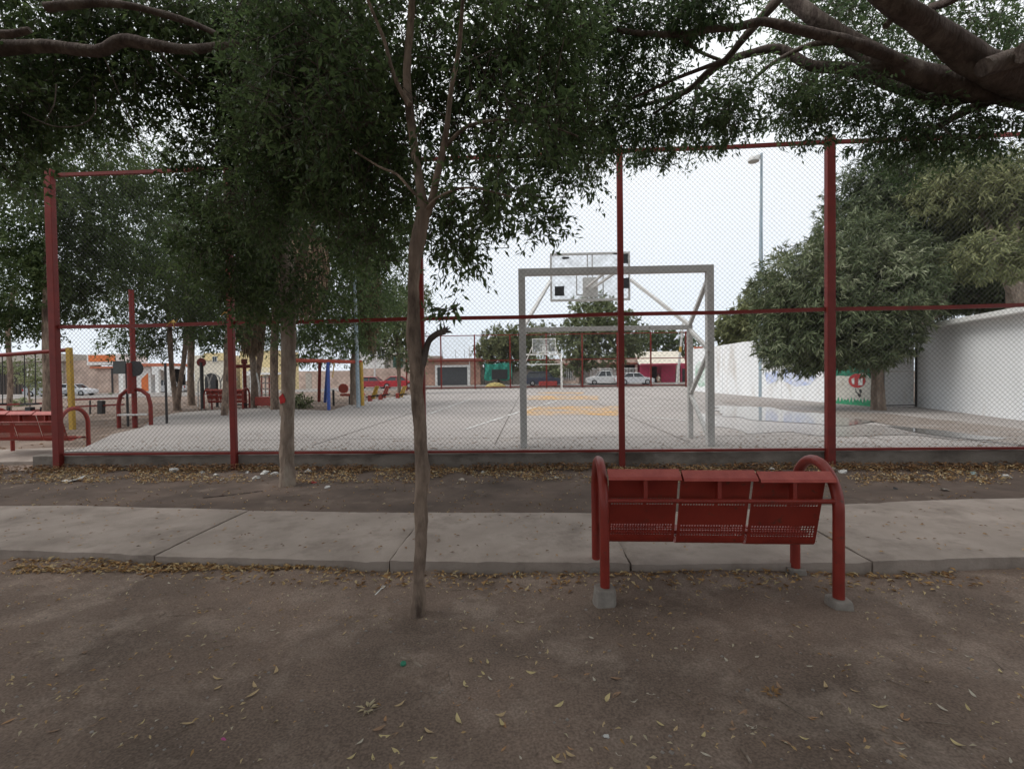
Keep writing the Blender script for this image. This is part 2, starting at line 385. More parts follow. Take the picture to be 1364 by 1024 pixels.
# ---- concrete walk in front: separate slabs
walk = thing('sidewalk', 'x', 'x', (0, 4.4, 0)); del walk['label']; del walk['category']; struct(walk)
jp = [(-420, 724), (-110, 727), (205, 737), (518, 747), (840, 749), (1162, 747), (1490, 736), (1830, 726)]
F_ = [at_z(x, y, .085) for x, y in jp]
bd = Vector((.045, 1, 0)).normalized(); wid = [1.34, 1.33, 1.32, 1.31, 1.31, 1.45, 1.62, 1.62]
B_ = [f+bd*w for f, w in zip(F_, wid)]
for i in range(len(F_)-1):
    nu, nv = 46, 26; mb = MB(); th = .17
    tilt = [.004, -.003, .006, -.004, .005, -.006, .004][i]; tz = [0, .004, .0, .012, .0, .008, .0][i]
    gap = .006/(F_[i+1]-F_[i]).length
    def pt(u, v):
        uu = gap+u*(1-2*gap); p = (F_[i].lerp(F_[i+1], uu)).lerp(B_[i].lerp(B_[i+1], uu), v)
        e = .014*noise.noise(Vector((p.x*5, p.y*5, i))) + .006*noise.noise(Vector((p.x*19, p.y*19, i)))
        if v in (0, 1): p.y += e*1.3
        if u in (0, 1): p.x += e*.7
        p.z = .085 + tz + tilt*(u-.5)*2 + .006*noise.noise(Vector((p.x*1.3, p.y*1.3, 3)))
        if v in (0, 1) or u in (0, 1): p.z -= .012 + abs(e)*.5
        return p
    vs = [pt(a/nu, b/nv) for b in range(nv+1) for a in range(nu+1)]
    fs = [(b*(nu+1)+a, b*(nu+1)+a+1, (b+1)*(nu+1)+a+1, (b+1)*(nu+1)+a) for b in range(nv) for a in range(nu)]
    rim = [a for a in range(nu+1)] + [b*(nu+1)+nu for b in range(1, nv+1)] + [nv*(nu+1)+a for a in range(nu-1, -1, -1)] + [b*(nu+1) for b in range(nv-1, 0, -1)]
    n0 = len(vs); vs += [vs[k]-Vector((0, 0, th)) for k in rim]; nr = len(rim)
    fs += [(rim[k], n0+k, n0+(k+1) % nr, rim[(k+1) % nr]) for k in range(nr)]
    mb.add(vs, fs); mb.build('slab', M_walk, walk, smooth=True)

# ---- path at far left behind the fence corner
pm = MB(); cl = [ground(-260, 640), ground(0, 622), ground(40, 613), ground(120, 600)]
cl = [Vector((-30, 8.6, 0)), Vector((-14, 9.0, 0)), Vector((-9.5, 9.25, 0)), Vector((-7.75, 9.3, 0))]
P, _ = spline(cl, [1]*4, .3)
o = 0; vs = []
for p in P:
    for w in (-.62, .62): vs.append((p.x, p.y+w, gzf(p.x, p.y+w)+.06))
    for w in (-.62, .62): vs.append((p.x, p.y+w, gzf(p.x, p.y+w)-.1))
fs = []
for i in range(len(P)-1):
    a = i*4; b = a+4; fs += [(a, b, b+1, a+1), (a+2, b+2, b, a), (a+1, b+1, b+3, a+3)]
pm.add(vs, fs); struct(pm.build('side_path', M_walk))

# ---- darker toned ground sheet between the walk and the low wall
M_soil = mat('dark strip soil', (.150, .112, .092), (.078, .060, .051), 1.3, .95, .4, 26, spec=.1, c3=(.21, .165, .135), s3=3, t3=(.56, .8))
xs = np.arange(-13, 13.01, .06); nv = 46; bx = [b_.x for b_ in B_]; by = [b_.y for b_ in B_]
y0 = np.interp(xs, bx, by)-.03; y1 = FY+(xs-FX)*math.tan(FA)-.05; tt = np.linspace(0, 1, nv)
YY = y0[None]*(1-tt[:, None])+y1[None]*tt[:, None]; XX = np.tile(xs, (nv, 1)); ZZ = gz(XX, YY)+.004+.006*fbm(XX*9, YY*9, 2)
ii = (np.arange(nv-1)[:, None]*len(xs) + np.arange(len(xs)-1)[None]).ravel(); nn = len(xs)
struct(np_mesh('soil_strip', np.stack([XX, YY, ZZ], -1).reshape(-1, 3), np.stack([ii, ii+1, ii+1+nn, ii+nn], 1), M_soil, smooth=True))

# ---- court slab
CZ = .312
def court_mat(name='court concrete', paint=None, wear=(.40, .58), wet=False):
    m = mat(name, (.385, .352, .33), (.315, .287, .27), .55, .9, .05, 30, spec=.25, c3=(.27, .235, .21), s3=1.1, t3=(.58, .80))
    N = m.node_tree.nodes; L = m.node_tree.links; p = N['Principled BSDF']; src = p.inputs['Base Color'].links[0].from_socket
    co = N.new('ShaderNodeTexCoord')
    # thin cracks and dirt dashes
    mp = N.new('ShaderNodeMapping'); mp.inputs['Scale'].default_value = (.8, 3.2, 1); L.new(co.outputs['Object'], mp.inputs[0])
    n = N.new('ShaderNodeTexNoise'); n.inputs['Scale'].default_value = 2.4; n.inputs['Detail'].default_value = 10; n.inputs['Roughness'].default_value = .72
    L.new(mp.outputs[0], n.inputs[0])
    q = N.new('ShaderNodeMapRange'); q.inputs[1].default_value = .60; q.inputs[2].default_value = .70; q.inputs[4].default_value = .42; L.new(n.outputs[0], q.inputs[0])
    k = N.new('ShaderNodeMix'); k.data_type = 'RGBA'; L.new(q.outputs[0], k.inputs[0]); L.new(src, k.inputs[6]); k.inputs[7].default_value = (.12, .10, .09, 1)
    out = k.outputs[2]
    if paint:
        n2 = N.new('ShaderNodeTexNoise'); n2.inputs['Scale'].default_value = 1.6; n2.inputs['Detail'].default_value = 9; n2.inputs['Roughness'].default_value = .7
        L.new(co.outputs['Object'], n2.inputs[0])
        q2 = N.new('ShaderNodeMapRange'); q2.inputs[1].default_value = wear[0]; q2.inputs[2].default_value = wear[1]; q2.inputs[3].default_value = .08; q2.inputs[4].default_value = .95
        L.new(n2.outputs[0], q2.inputs[0])
        k2 = N.new('ShaderNodeMix'); k2.data_type = 'RGBA'; L.new(q2.outputs[0], k2.inputs[0]); L.new(out, k2.inputs[6]); k2.inputs[7].default_value = hexmix(paint)
        out = k2.outputs[2]
    L.new(out, p.inputs['Base Color'])
    return m
M_court = court_mat()
bnd = [(-7.62, 8.15)]
for x, y in ((110, 597), (150, 578), (190, 569), (207, 555), (240, 549), (300, 545), (345, 543), (440, 547), (480, 534), (545, 526)):
    q = at_z(x, y, CZ); bnd.append((q.x, q.y))
bnd += [(-7.3, 44), (14.2, 43), (14.2, 7.0), (FX+FU.x*FS*6.3, fence_y(FX+FU.x*FS*6.3)+.12)]
cm = MB(); n = len(bnd)
cm.add([(x, y, CZ) for x, y in bnd]+[(x, y, CZ-.5) for x, y in bnd], [tuple(range(n))]+[(i, (i+1) % n, (i+1) % n+n, i+n) for i in range(n)])
co_ = cm.build('court_floor', M_court); struct(co_)

GA = .0373; GC = Vector((1.68, 7.853, 0)); U2 = Vector((math.cos(GA), -math.sin(GA), 0)); V2 = Vector((math.sin(GA), math.cos(GA), 0))
def cp(a, b, z=CZ): q = GC+U2*a+V2*b; return Vector((q.x, q.y, z))
def sheet(name, pts, m, z=.004):
    mb = MB(); mb.add([Vector((p[0], p[1], CZ+z)) for p in pts], [tuple(range(len(pts)))]); o = struct(mb.build(name, m, fix=False)); return o
M_yline = court_mat('worn ochre floor paint', (.56, .31, .09), (.42, .62))
M_wline = court_mat('worn white floor paint', (.75, .75, .73), (.40, .60))
for x0, x1, y0, y1 in ((697, 826, 553, 541), (700, 796, 532.5, 527), (716, 776, 524.5, 522.3)):
    a = at_z(x0, y0, CZ); b = at_z(x1, y0, CZ); c = at_z(x1+2, y1, CZ); d = at_z(x0+3, y1, CZ)
    pts = []
    for P0, P1 in ((a, b), (b, c), (c, d), (d, a)):
        for k in range(12):
            q = P0.lerp(P1, k/12); w = noise.noise(q*1.1)*.30; pts.append((q.x+w, q.y+w*1.4))
    sheet('painted_key_patch', pts, M_yline)
def line(a, b, w=.07, m=M_wline, nm='painted_line', z=.008):
    a = Vector(a); b = Vector(b); d = (b-a).normalized(); s = Vector((-d.y, d.x, 0))*w/2
    sheet(nm, [a-s, b-s, b+s, a+s], m, z)
for (ax, ay), (bx, by) in (((570, 552), (628, 531)), ((620, 572), (700, 546)), ((700, 546), (745, 533)), ((868, 556), (930, 562)), ((830, 541), (905, 541)), ((948, 553), (1020, 556))):
    line(at_z(ax, ay, CZ), at_z(bx, by, CZ), .09)
for y, a0, a1 in ((560, 670, 800), (533, 640, 840)):
    pass
arc = [cp(1.2+2.4*math.cos(t), 7.2-1.6*math.sin(t)) for t in np.linspace(0, PI, 22)]
for a, b in zip(arc, arc[1:]): pass
M_joint = mat('dirty floor joint', (.19, .165, .145), (.13, .11, .10), 8, .95)
for v_ in (1.2, 4.3, 7.4, 10.6, 14.6, 19.4, 25.0): line(cp(-8.2 if v_ < 12 else -6, v_), cp(9.2, v_), .022, M_joint, 'floor_joint', .003)
for u_ in (-5.2, -2.0, 1.3, 4.6, 7.7): line(cp(u_, .4), cp(u_, 30), .022, M_joint, 'floor_joint', .0055)
# standing water by the right-hand wall
def wet_mat():
    m = bpy.data.materials.new('standing water'); m.use_nodes = True; N = m.node_tree.nodes; L = m.node_tree.links; p = N['Principled BSDF']
    p.inputs['Base Color'].default_value = (.17, .155, .14, 1); p.inputs['Roughness'].default_value = .10; p.inputs['Specular IOR Level'].default_value = .7
    n = N.new('ShaderNodeTexNoise'); n.inputs['Scale'].default_value = 9; co = N.new('ShaderNodeTexCoord'); L.new(co.outputs['Object'], n.inputs[0])
    b = N.new('ShaderNodeBump'); b.inputs['Strength'].default_value = .04; b.inputs['Distance'].default_value = .01; L.new(n.outputs[0], b.inputs['Height']); L.new(b.outputs[0], p.inputs['Normal'])
    return m
M_wet = wet_mat()
M_damp = court_mat('damp mud film', (.24, .195, .165), (.30, .55)); M_damp.node_tree.nodes['Principled BSDF'].inputs['Roughness'].default_value = .45
def rough_poly(pxs, z, amp, sub=10):
    P = [at_z(x, y, CZ) for x, y in pxs]; out = []
    for i in range(len(P)):
        for k in range(sub):
            q = P[i].lerp(P[(i+1) % len(P)], k/sub); w = noise.noise(q*1.3)*amp; out.append((q.x+w, q.y+w*1.2))
    return out
M_film = court_mat('wet film'); M_film.node_tree.nodes['Principled BSDF'].inputs['Roughness'].default_value = .24; M_film.node_tree.nodes['Principled BSDF'].inputs['Specular IOR Level'].default_value = .55
sheet('wet_film', rough_poly([(930, 552), (1000, 553), (1060, 558), (1170, 566), (1300, 578), (1364, 584), (1364, 592), (1290, 583), (1180, 580), (1080, 578), (1000, 576), (940, 566)], .008, .5), M_film, .008)
sheet('damp_floor', rough_poly([(1000, 529), (1110, 546), (1230, 556), (1364, 574), (1364, 592), (1220, 572), (1130, 558), (1010, 545), (960, 534)], .012, .35), M_damp, .012)
sheet('puddle', rough_poly([(950, 541), (1000, 541), (1050, 547), (1110, 554), (1168, 563), (1130, 565.5), (1080, 564), (1010, 559), (965, 553)], .016, .45), M_wet, .016)
sheet('puddle', rough_poly([(1180, 568), (1260, 575), (1340, 583), (1300, 585), (1220, 577)], .016, .25), M_wet, .016)

# ---- street and far pavement
M_asph = mat('pale asphalt', (.27, .25, .235), (.21, .195, .185), 1, .9, .2, 20)
M_pave = mat('pale pavement', (.50, .46, .43), (.40, .37, .34), 1, .9)
def strip(name, y0, y1, lift, m, x0=-130, x1=60, th=.14):
    xs = np.linspace(x0, x1, 60); vs = []; fs = []
    for x in xs:
        z = max(gzf(x, y0), gzf(x, y1))+lift
        vs += [(x, y0, z), (x, y1, z), (x, y0, z-th), (x, y1, z-th)]
    for i in range(len(xs)-1):
        a = i*4; b = a+4; fs += [(a, b, b+1, a+1), (a+2, b+2, b, a), (a+1, b+1, b+3, a+3)]
    mb = MB(); mb.add(vs, fs); return struct(mb.build(name, m))
strip('street', 50.2, 60.5, .035, M_asph)
strip('kerb', 50.0, 50.2, .15, M_pave)
strip('pavement', 60.5, 62.4, .17, M_pave)

# ================================================================== RED FENCE
wall = thing('low_wall', 'low stained concrete wall that carries the red court fence, litter along its foot', 'wall', (FX, FY, 0))
M_ = Matrix.Translation((FX, FY, 0)) @ Matrix.Rotation(FA, 4, 'Z')
def zr(i): return .0071*i
mb = MB(); nseg = 180; X1 = FS*6.6
for i in range(nseg+1):
    x = -.42 + (X1+.42)*i/nseg; t = zr(x/FS); vs = []
    for (y, z) in ((-.09, -.25), (-.09, .1), (-.085, .262+t), (-.07, .275+t), (.07, .275+t), (.09, .262+t), (.09, -.25)):
        e = .008*noise.noise(Vector((x*6, y*9, z*9))) + .012*noise.noise(Vector((x*1.2, 4, z*3)))
        mb.v.append(tuple(M_ @ Vector((x, y-e if y < 0 else y, z+(e*.4 if z > .2 else 0)))))
    if i:
        b = i*7; a = b-7; mb.f += [(a+k, b+k, b+k+1, a+k+1) for k in range(6)]
mb.f += [tuple(range(7)), tuple(range(nseg*7+6, nseg*7-1, -1))]
mb.build('wall_body', M_lowwall, wall, smooth=True)

fence = thing('court_fence', 'tall dark red steel fence with chain link in front of the court', 'fence', (FX, FY, 0))
def fp(x, y, z): return M_ @ Vector((x, y, z))
def chain(x0, x1, z0, z1, pitch, r, tfm, parent, jit=0):
    A = []; B = []
    for sgn in (1, -1):
        k0 = x0-(z1-z0)*(1.0 if sgn > 0 else 0); kk = x0-(z1-z0)
        c = x0-(z1-z0)
        while c < x1+(z1-z0):
            # line x = c + sgn*(z-z0)
            if sgn > 0: pz0 = max(0, x0-c); pz1 = min(z1-z0, x1-c)
            else: pz0 = max(0, c-x1); pz1 = min(z1-z0, c-x0)
            if pz1 > pz0+.01:
                yo = .003*sgn
                m_ = (pz0+pz1)/2; bow = .012*math.sin(c*3.1+sgn)
                A.append(tfm(c+sgn*pz0, yo, z0+pz0)); B.append(tfm(c+sgn*m_, yo+bow, z0+m_))
                A.append(tfm(c+sgn*m_, yo+bow, z0+m_)); B.append(tfm(c+sgn*pz1, yo, z0+pz1))
            c += pitch
    o = prisms(A, B, r, M_wire, 'wire_mesh', parent); return stuff(o)
PW = [.115, .09, .09, .088, .118, .10, .10]
for i in range(7):
    w = PW[i]; x = FS*i+(.07 if i == 0 else 0); mb = MB(); top = 4.86+zr(i) + (.04 if i in (0, 4) else .02)
    p0 = fp(x, -.02, .0); 
    pts = [(-w/2, -.15), (w/2, -.15), (w/2, -.15+w*.8), (-w/2, -.15+w*.8)]
    # plumb square tube standing against the near face of the wall
    vs = [fp(x+a, b-.02, z) for z in (-.3, top) for a, b in pts]
    mb.add(vs, [(0, 3, 2, 1), (4, 5, 6, 7), (0, 1, 5, 4), (1, 2, 6, 5), (2, 3, 7, 6), (3, 0, 4, 7)])
    mb.build('post', M_red, fence, bevel=.008)
for i in range(6):
    xa = FS*i+PW[i]/2+.002+(.07 if i == 0 else 0); xb = FS*(i+1)-PW[i+1]/2-.002
    for z0, w in ((.302, .035), (2.374, .055), (4.82, .05)):
        mb = MB(); za, zb = z0+zr(i), z0+zr(i+1)
        sag = -.012 if z0 > 1 else 0
        xm = (xa+xb)/2; zm = (za+zb)/2+sag
        for (x0, q0), (x1, q1) in (((xa, za), (xm, zm)), ((xm, zm), (xb, zb))):
            mb.beam(fp(x0, -.10, q0), fp(x1, -.10, q1), .05, w)
        mb.build('rail', M_red, fence)
    chain(xa, xb, .325+zr(i+.5), 2.345+zr(i+.5), .072, .0019, lambda x, y, z: fp(x, y-.10, z), fence)
    chain(xa, xb, 2.405+zr(i+.5), 4.79+zr(i+.5), .072, .0019, lambda x, y, z: fp(x, y-.10, z), fence)

# yellow rags on the fence
for (x, y), lb in (((231, 428), 'yellow rag knotted over the middle rail in the leftmost fence panel'), ((303, 415), 'yellow rag hanging beside the second fence post from the left')):
    q = at_Y(x, y, 7.7); mb = MB()
    for k in range(4):
        a = k*1.7; mb.tube([q+Vector((0, 0, .02)), q+Vector((math.cos(a)*.05, -.03, -.03)), q+Vector((math.cos(a)*.09, -.04, .03-.09*k*.6))], [.009, .008, .003], 5)
    recenter(tag(mb.build('rag', M_yel), lb, 'rag', 'yellow rags tied to the fence'))

# far fence
ff = thing('court_fence', 'red steel fence closing the far end of the court, seen through the near fence', 'fence', (-6.3, 41.8, CZ))
FM = Matrix.Translation((0, 41.8, 0)) @ Matrix.Rotation(-.02, 4, 'Z')
fx = []
for px in (541, 587.5, 632.6, 679.8, 728, 775.5, 822, 866, 912): fx.append(at_Y(px, 500, 41.8).x)
def fq(x, y, z): return FM @ Vector((x, y, z))
for i, x in enumerate(fx):
    MB().beam(fq(x, 0, CZ-.1), fq(x, 0, 5.0), .11, .11).build('post', M_red, ff)
for a, b in zip(fx, fx[1:]):
    for z, w in ((.46, .07), (2.75, .07), (4.92, .07)): MB().beam(fq(a+.06, 0, z), fq(b-.06, 0, z), .05, w).build('rail', M_red, ff)
    MB().beam(fq(a+.06, 0, .38), fq(b-.06, 0, .38), .15, .09).build('base_curb', M_lowwall, ff)
    chain(a+.06, b-.06, .5, 4.88, .07, .0022, fq, ff)

# ================================================================== BASKETBALL GOALS
def clear_mat():
    m = bpy.data.materials.new('dusty acrylic'); m.use_nodes = True; N = m.node_tree.nodes; L = m.node_tree.links
    p = N['Principled BSDF']; p.inputs['Base Color'].default_value = (.72, .74, .74, 1); p.inputs['Roughness'].default_value = .25
    t = N.new('ShaderNodeBsdfTransparent'); ms = N.new('ShaderNodeMixShader'); n = N.new('ShaderNodeTexNoise'); n.inputs['Scale'].default_value = 5; n.inputs['Detail'].default_value = 6
    q = N.new('ShaderNodeMapRange'); q.inputs[1].default_value = .3; q.inputs[2].default_value = .8; q.inputs[3].default_value = .05; q.inputs[4].default_value = .35
    co = N.new('ShaderNodeTexCoord'); L.new(co.outputs['Object'], n.inputs[0]); L.new(n.outputs[0], q.inputs[0]); L.new(q.outputs[0], ms.inputs[0])
    L.new(t.outputs[0], ms.inputs[1]); L.new(p.outputs[0], ms.inputs[2]); L.new(ms.outputs[0], N['Material Output'].inputs[0]); return m
M_acr = clear_mat()
def make_goal(label, loc, rz, m):
    t = thing('basketball_goal', label, 'goal frame', loc, rz, 'combined football and basketball goals')
    B = lambda nm, segs, w, h=None: [MB().beam(a, b, w, h or w).build(nm, m, t, bevel=.004, world=False) for a, b in segs]
    Hh, D, z2 = 2.84, .968, 2.0
    for s in (-1.5, 1.5):
        B('rear_post', [((s, 0, 0), (s, 0, Hh-.055))], .11)
        B('goal_post', [((s, D, 0), (s, D, z2-.042))], .085)
        B('brace', [((s, .05, Hh-.14), (s, D-.02, z2+.06)), ((s, D-.05, z2-.06), (s, .05, 1.55)), ((s, .05, 1.5), (s, D-.05, .82)), ((s, D-.05, .78), (s, .06, .12))], .06)
        B('board_strut', [((s, D+.02, z2+.04), (s*.6, 3.14, 3.6-CZ))], .06)
    B('top_beam', [((-1.555, 0, Hh), (1.555, 0, Hh))], .11)
    B('crossbar', [((-1.54, D, z2), (1.54, D, z2))], .08)
    B('board_arm', [((-.09, .06, Hh+.03), (-.09, 3.16, Hh+.3)), ((.09, .06, Hh+.03), (.09, 3.16, Hh+.3))], .04)
    # backboard
    Y = 3.2; zb, zt = 2.86, 3.90
    for a, b in (((-.9, zb), (.9, zb)), ((-.9, zt), (.9, zt))): B('board_frame', [((a[0], Y, a[1]), (b[0], Y, b[1]))], .045, .05)
    for x in (-.88, .88): B('board_frame', [((x, Y, zb+.026), (x, Y, zt-.026))], .045, .045)
    for x in (-.055, .055): B('board_mullion', [((x, Y, zb+.026), (x, Y, zt-.026))], .025)
    MB().box(-.855, .855, Y+.016, Y+.022, zb+.026, zt-.026).build('pane', M_acr, t, world=False)
    MB().box(-.17, .17, Y-.045, Y-.028, zb+.06, zb+.5).build('rim_plate', m, t, world=False, bevel=.004)
    for a, b in (((-.3, zb+.12), (-.3, zb+.58)), ((.3, zb+.12), (.3, zb+.58)), ((-.3, zb+.58), (.3, zb+.58)), ((-.3, zb+.12), (.3, zb+.12))):
        MB().beam((a[0], Y+.026, a[1]), (b[0], Y+.026, b[1]), .006, .03).build('target_line', m, t, world=False)
    for x, z, w, h in ((-.80, .10, .22, .22), (-.62, .92, .18, .06), (.62, .80, .24, .22), (.68, .24, .2, .24), (.52, 1.0, .14, .04)):
        mb = MB(); k = 7
        pts = [(x+w/2+w/2*(1+.25*math.sin(i*5.1+x))*math.cos(2*PI*i/k+.4), zb+z+h/2+h/2*(1+.3*math.sin(i*3.3+z))*math.sin(2*PI*i/k+.4)) for i in range(k)] if h < .1 else [(x, zb+z), (x+w, zb+z), (x+w*.95, zb+z+h*.5), (x+w, zb+z+h), (x+w*.3, zb+z+h*.97), (x, zb+z+h)]
        mb.prism(pts, Y-.028, Y-.022).build('sticker_remnant', M_dark, t, world=False)
    rr = [(.23*math.cos(a), Y+.28+.23*math.sin(a), 2.90) for a in np.linspace(0, 2*PI, 25)]
    MB().tube(rr, .011, 6, cap=False).build('rim', M_grey, t, world=False, smooth=True)
    return t
make_goal('grey steel goal frame with backboard just behind the near fence', (GC.x, GC.y, CZ), -GA, M_grey)
g2 = cp(-.25, 31.6+.968*0)
make_goal('white goal frame with backboard at the far end of the court', (g2.x, g2.y+1.0, CZ), PI-GA, mat('white goal paint', (.80, .79, .75), (.68, .66, .62), 5, .6))

# ================================================================== METAL BENCHES
def make_bench(label, loc, rz, group='red perforated metal benches', detail=True):
    t = thing('metal_bench', label, 'bench', loc, rz, group); w = 1.468; dp = .53
    for s, x in enumerate((0, w)):
        r = .031 if s == 0 else .034
        pts = [(x, 0, -.06), (x, 0, .3), (x, 0, .60)] + [(x, dp/2-dp/2*math.cos(a), .60+.28*math.sin(a)) for a in np.linspace(.12, PI-.12, 15)] + [(x, dp, .60), (x, dp, .3), (x, dp, -.06)]
        MB().tube(pts, r, 14).build('side_frame', M_redbench, t, smooth=True, world=False)
        
        for y, hgt in ((0, .05 if s else .10), (dp, .04)):
            mb = MB(); k = 10; prof = []
            for j in range(k):
                a = 2*PI*j/k+.3; sq = 1/max(abs(math.cos(a)), abs(math.sin(a))); sq = min(sq, 1.25)
                prof.append((math.cos(a)*sq, math.sin(a)*sq))
            vs = [(x+c*.085*(1+.15*math.sin(5*c+x*3)), y+d*.085, -.12) for c, d in prof]+[(x+c*.066, y+d*.066, hgt+.012*math.sin(c*4+y)) for c, d in prof]
            mb.add(vs, [tuple(range(k, 2*k))]+[(i, (i+1) % k, (i+1) % k+k, i+k) for i in range(k)])
            mb.build('footing', M_foot, t, world=False, bevel=.01)
    MB().tube([(.02, .0, .665), (w-.02, .0, .665)], .015, 10).build('back_bar', M_redbench, t, smooth=True, world=False)
    MB().tube([(.02, .34, .355), (w-.02, .34, .355)], .014, 8).build('seat_bar', M_redbench, t, smooth=True, world=False)
    # one sheet profile shared by three seats: (v, z) from the top of the back to the seat front
    prof = [(.060, .825), (.190, .350), (.205, .325), (.245, .312), (.48, .365), (.512, .355), (.52, .325)]
    n = 3; pw = .452; gap = (w-.05-n*pw)/(n+1)
    def pv(s):  # arc along the profile
        L_ = [0]
        for a, b in zip(prof, prof[1:]): L_.append(L_[-1]+math.dist(a, b))
        s *= L_[-1]
        for i in range(len(prof)-1):
            if s <= L_[i+1]+1e-9:
                k = (s-L_[i])/(L_[i+1]-L_[i]); return (prof[i][0]*(1-k)+prof[i+1][0]*k, prof[i][1]*(1-k)+prof[i+1][1]*k)
        return prof[-1]
    tot = sum(math.dist(a, b) for a, b in zip(prof, prof[1:])); back = math.dist(prof[0], prof[1])
    nu = 25; nv = int(tot/.0175)
    for k in range(n):
        x0 = .025+gap+k*(pw+gap); mb = MB(); cx = pw/nu
        rz_ = .006*math.sin(k*2.1+1)
        for j in range(nv):
            d0 = j/nv*tot; d1 = (j+1)/nv*tot; dm = (d0+d1)/2
            hole_row = (.178 < dm < .238) or (.368 < dm < .462) or (.56 < dm < .75)
            for i in range(nu):
                u0 = x0+i*cx; u1 = u0+cx; a = pv(d0/tot); b = pv(d1/tot)
                c = [(u0, a[0], a[1]+rz_), (u1, a[0], a[1]+rz_), (u1, b[0], b[1]+rz_), (u0, b[0], b[1]+rz_)]
                hole = hole_row and 1 <= i < nu-1 and not (i in (13,) and dm < .25)
                if hole and detail:
                    um = (u0+u1)/2+(cx*.06 if j % 2 else -cx*.06); am = ((a[0]+b[0])/2, (a[1]+b[1])/2+rz_); h = .43
                    q = [(um, am[0]+(a[0]-am[0])*h*2*.9, am[1]+(a[1]+rz_-am[1])*h*2*.9), (um+cx*h, am[0], am[1]), (um, am[0]+(b[0]-am[0])*h*2*.9, am[1]+(b[1]+rz_-am[1])*h*2*.9), (um-cx*h, am[0], am[1])]
                    mb.add(c+q, [(0, 1, 5, 4), (1, 2, 6, 5), (2, 3, 7, 6), (3, 0, 4, 7)])
                else: mb.add(c, [(0, 1, 2, 3)])
        o = mb.build('seat_panel', M_redbench, t, world=False, fix=False)
        bm = bmesh.new(); bm.from_mesh(o.data); bmesh.ops.remove_doubles(bm, verts=bm.verts, dist=.0004); bm.to_mesh(o.data); bm.free()
        md = o.modifiers.new('thickness', 'SOLIDIFY'); md.thickness = .003; md.offset = 0
        fl = MB(); yy = .004*k
        P = [(.068, .845), (.062, .852), (.0, .812), (-.012, .795), (-.008, .792), (.004, .804), (.062, .842), (.064, .82), (.068, .82)]
        fl.prism([(a, b+rz_*1.5) for a, b in P], x0-.010+.012*k, x0+pw+.002+.012*k, 'x')
        fl.build('top_flange', M_redpale, t, world=False)
        MB().box(x0+pw/2-.012, x0+pw/2+.012, -.002, .05, .655, .80).build('bracket', M_redbench, t, world=False)
        MB().beam((x0+.08, .40, .372), (x0+pw-.08, .40, .374), .03, .01).build('seat_clip', M_redbench, t, world=False)
    return t
BX, BY, BA = .5895, 3.1437, -.0618
bench = make_bench('red perforated metal bench on concrete footings in the foreground right', (BX, BY, gzf(1.3, 3.4)-.0), BA)
q = at_z(101, 600, .16)
b2 = copy_thing(bench, (q.x-1.62, q.y-.2, .02), -.05, 'red metal bench at the left edge, behind the first fence post', 1.08)
q = ground(272, 548)
b3 = copy_thing(bench, (q.x, q.y, gzf(q.x, q.y)), .05, 'small far red bench between the tree trunks left of the second fence post')

# ================================================================== NEAR TREES
# --- thin tree in front of the fence
D1 = 3.10
root = thing('laurel_tree', 'slender knobbly trunk in the front dirt with a broken stub and dark crown', 'tree', tuple(ground(556, 818)))
D1 = root.location.y
mb = MB()
def S1(px, py, wpx, dy=0): return (px, py, D1+dy, wpx*.72/2*(D1+dy)/FPX)
limb(mb, [(557, 850, D1, .075)]+[S1(*a) for a in ((557, 826, 44), (557, 812, 32), (558, 798, 26), (558, 770, 22), (560, 735, 22), (561, 700, 23), (560, 660, 23), (563, 625, 27), (560, 590, 24), (559, 560, 22), (555, 520, 24), (556, 490, 28), (552, 460, 27), (551, 430, 23), (551, 390, 20), (552, 350, 22), (558, 315, 27), (563, 285, 24), (562, 262, 17), (556, 225, 15, .05), (551, 190, 15, .1), (546, 150, 16, .1), (542, 105, 15, .15), (545, 50, 13, .2), (549, 0, 12, .2), (552, -60, 10, .3), (560, -160, 7, .3))], 20, .20, .03, 9)
mb.build('trunk', M_bark, root, smooth=True)
def lb(name, pts, n=10, rough=.14, step=.04, fr=9, par=root, m=M_bark):
    b = MB(); limb(b, pts, n, rough, step, fr); return b.build(name, m, par, smooth=True)
lb('limb', [S1(*a) for a in ((566, 292, 14), (575, 268, 14), (582, 235, 14, -.05), (590, 200, 12, -.05), (596, 165, 10, -.1), (601, 120, 9, -.1), (612, 60, 8, -.15), (618, -30, 6, -.2))])
lb('limb', [S1(*a) for a in ((546, 140, 10), (533, 120, 8), (522, 92, 7), (512, 55, 6.5), (498, 20, 6), (486, -10, 5.5), (470, -60, 5))])
lb('limb', [S1(*a) for a in ((562, 268, 6), (545, 250, 5), (528, 232, 5, .1), (505, 222, 4, .2), (470, 200, 3, .3))])
lb('limb', [S1(*a) for a in ((590, 200, 7), (620, 170, 6), (665, 160, 5, .2), (720, 165, 4, .3), (770, 182, 3, .3))])
lb('limb', [S1(*a) for a in ((564, 283, 6), (585, 262, 5, -.1), (625, 250, 4, -.2), (680, 262, 3, -.2))])
b = MB(); P = limb(b, [S1(*a) for a in ((557, 497, 14), (563, 482, 14), (567, 468, 12), (571, 455, 11), (578, 447, 11), (586, 443, 12), (593, 441, 12))], 12, .25, .015, 14)
for dx, dz, dd in ((.02, .03, 0), (.035, .0, .01), (.0, .035, -.01), (.03, .02, .015), (.045, -.01, 0)):
    b.tube([P[-2], P[-1]+Vector((dx, dd, dz))], [.012, .003], 5)
b.build('broken_stub', M_barkd, root, smooth=True)
bl = []
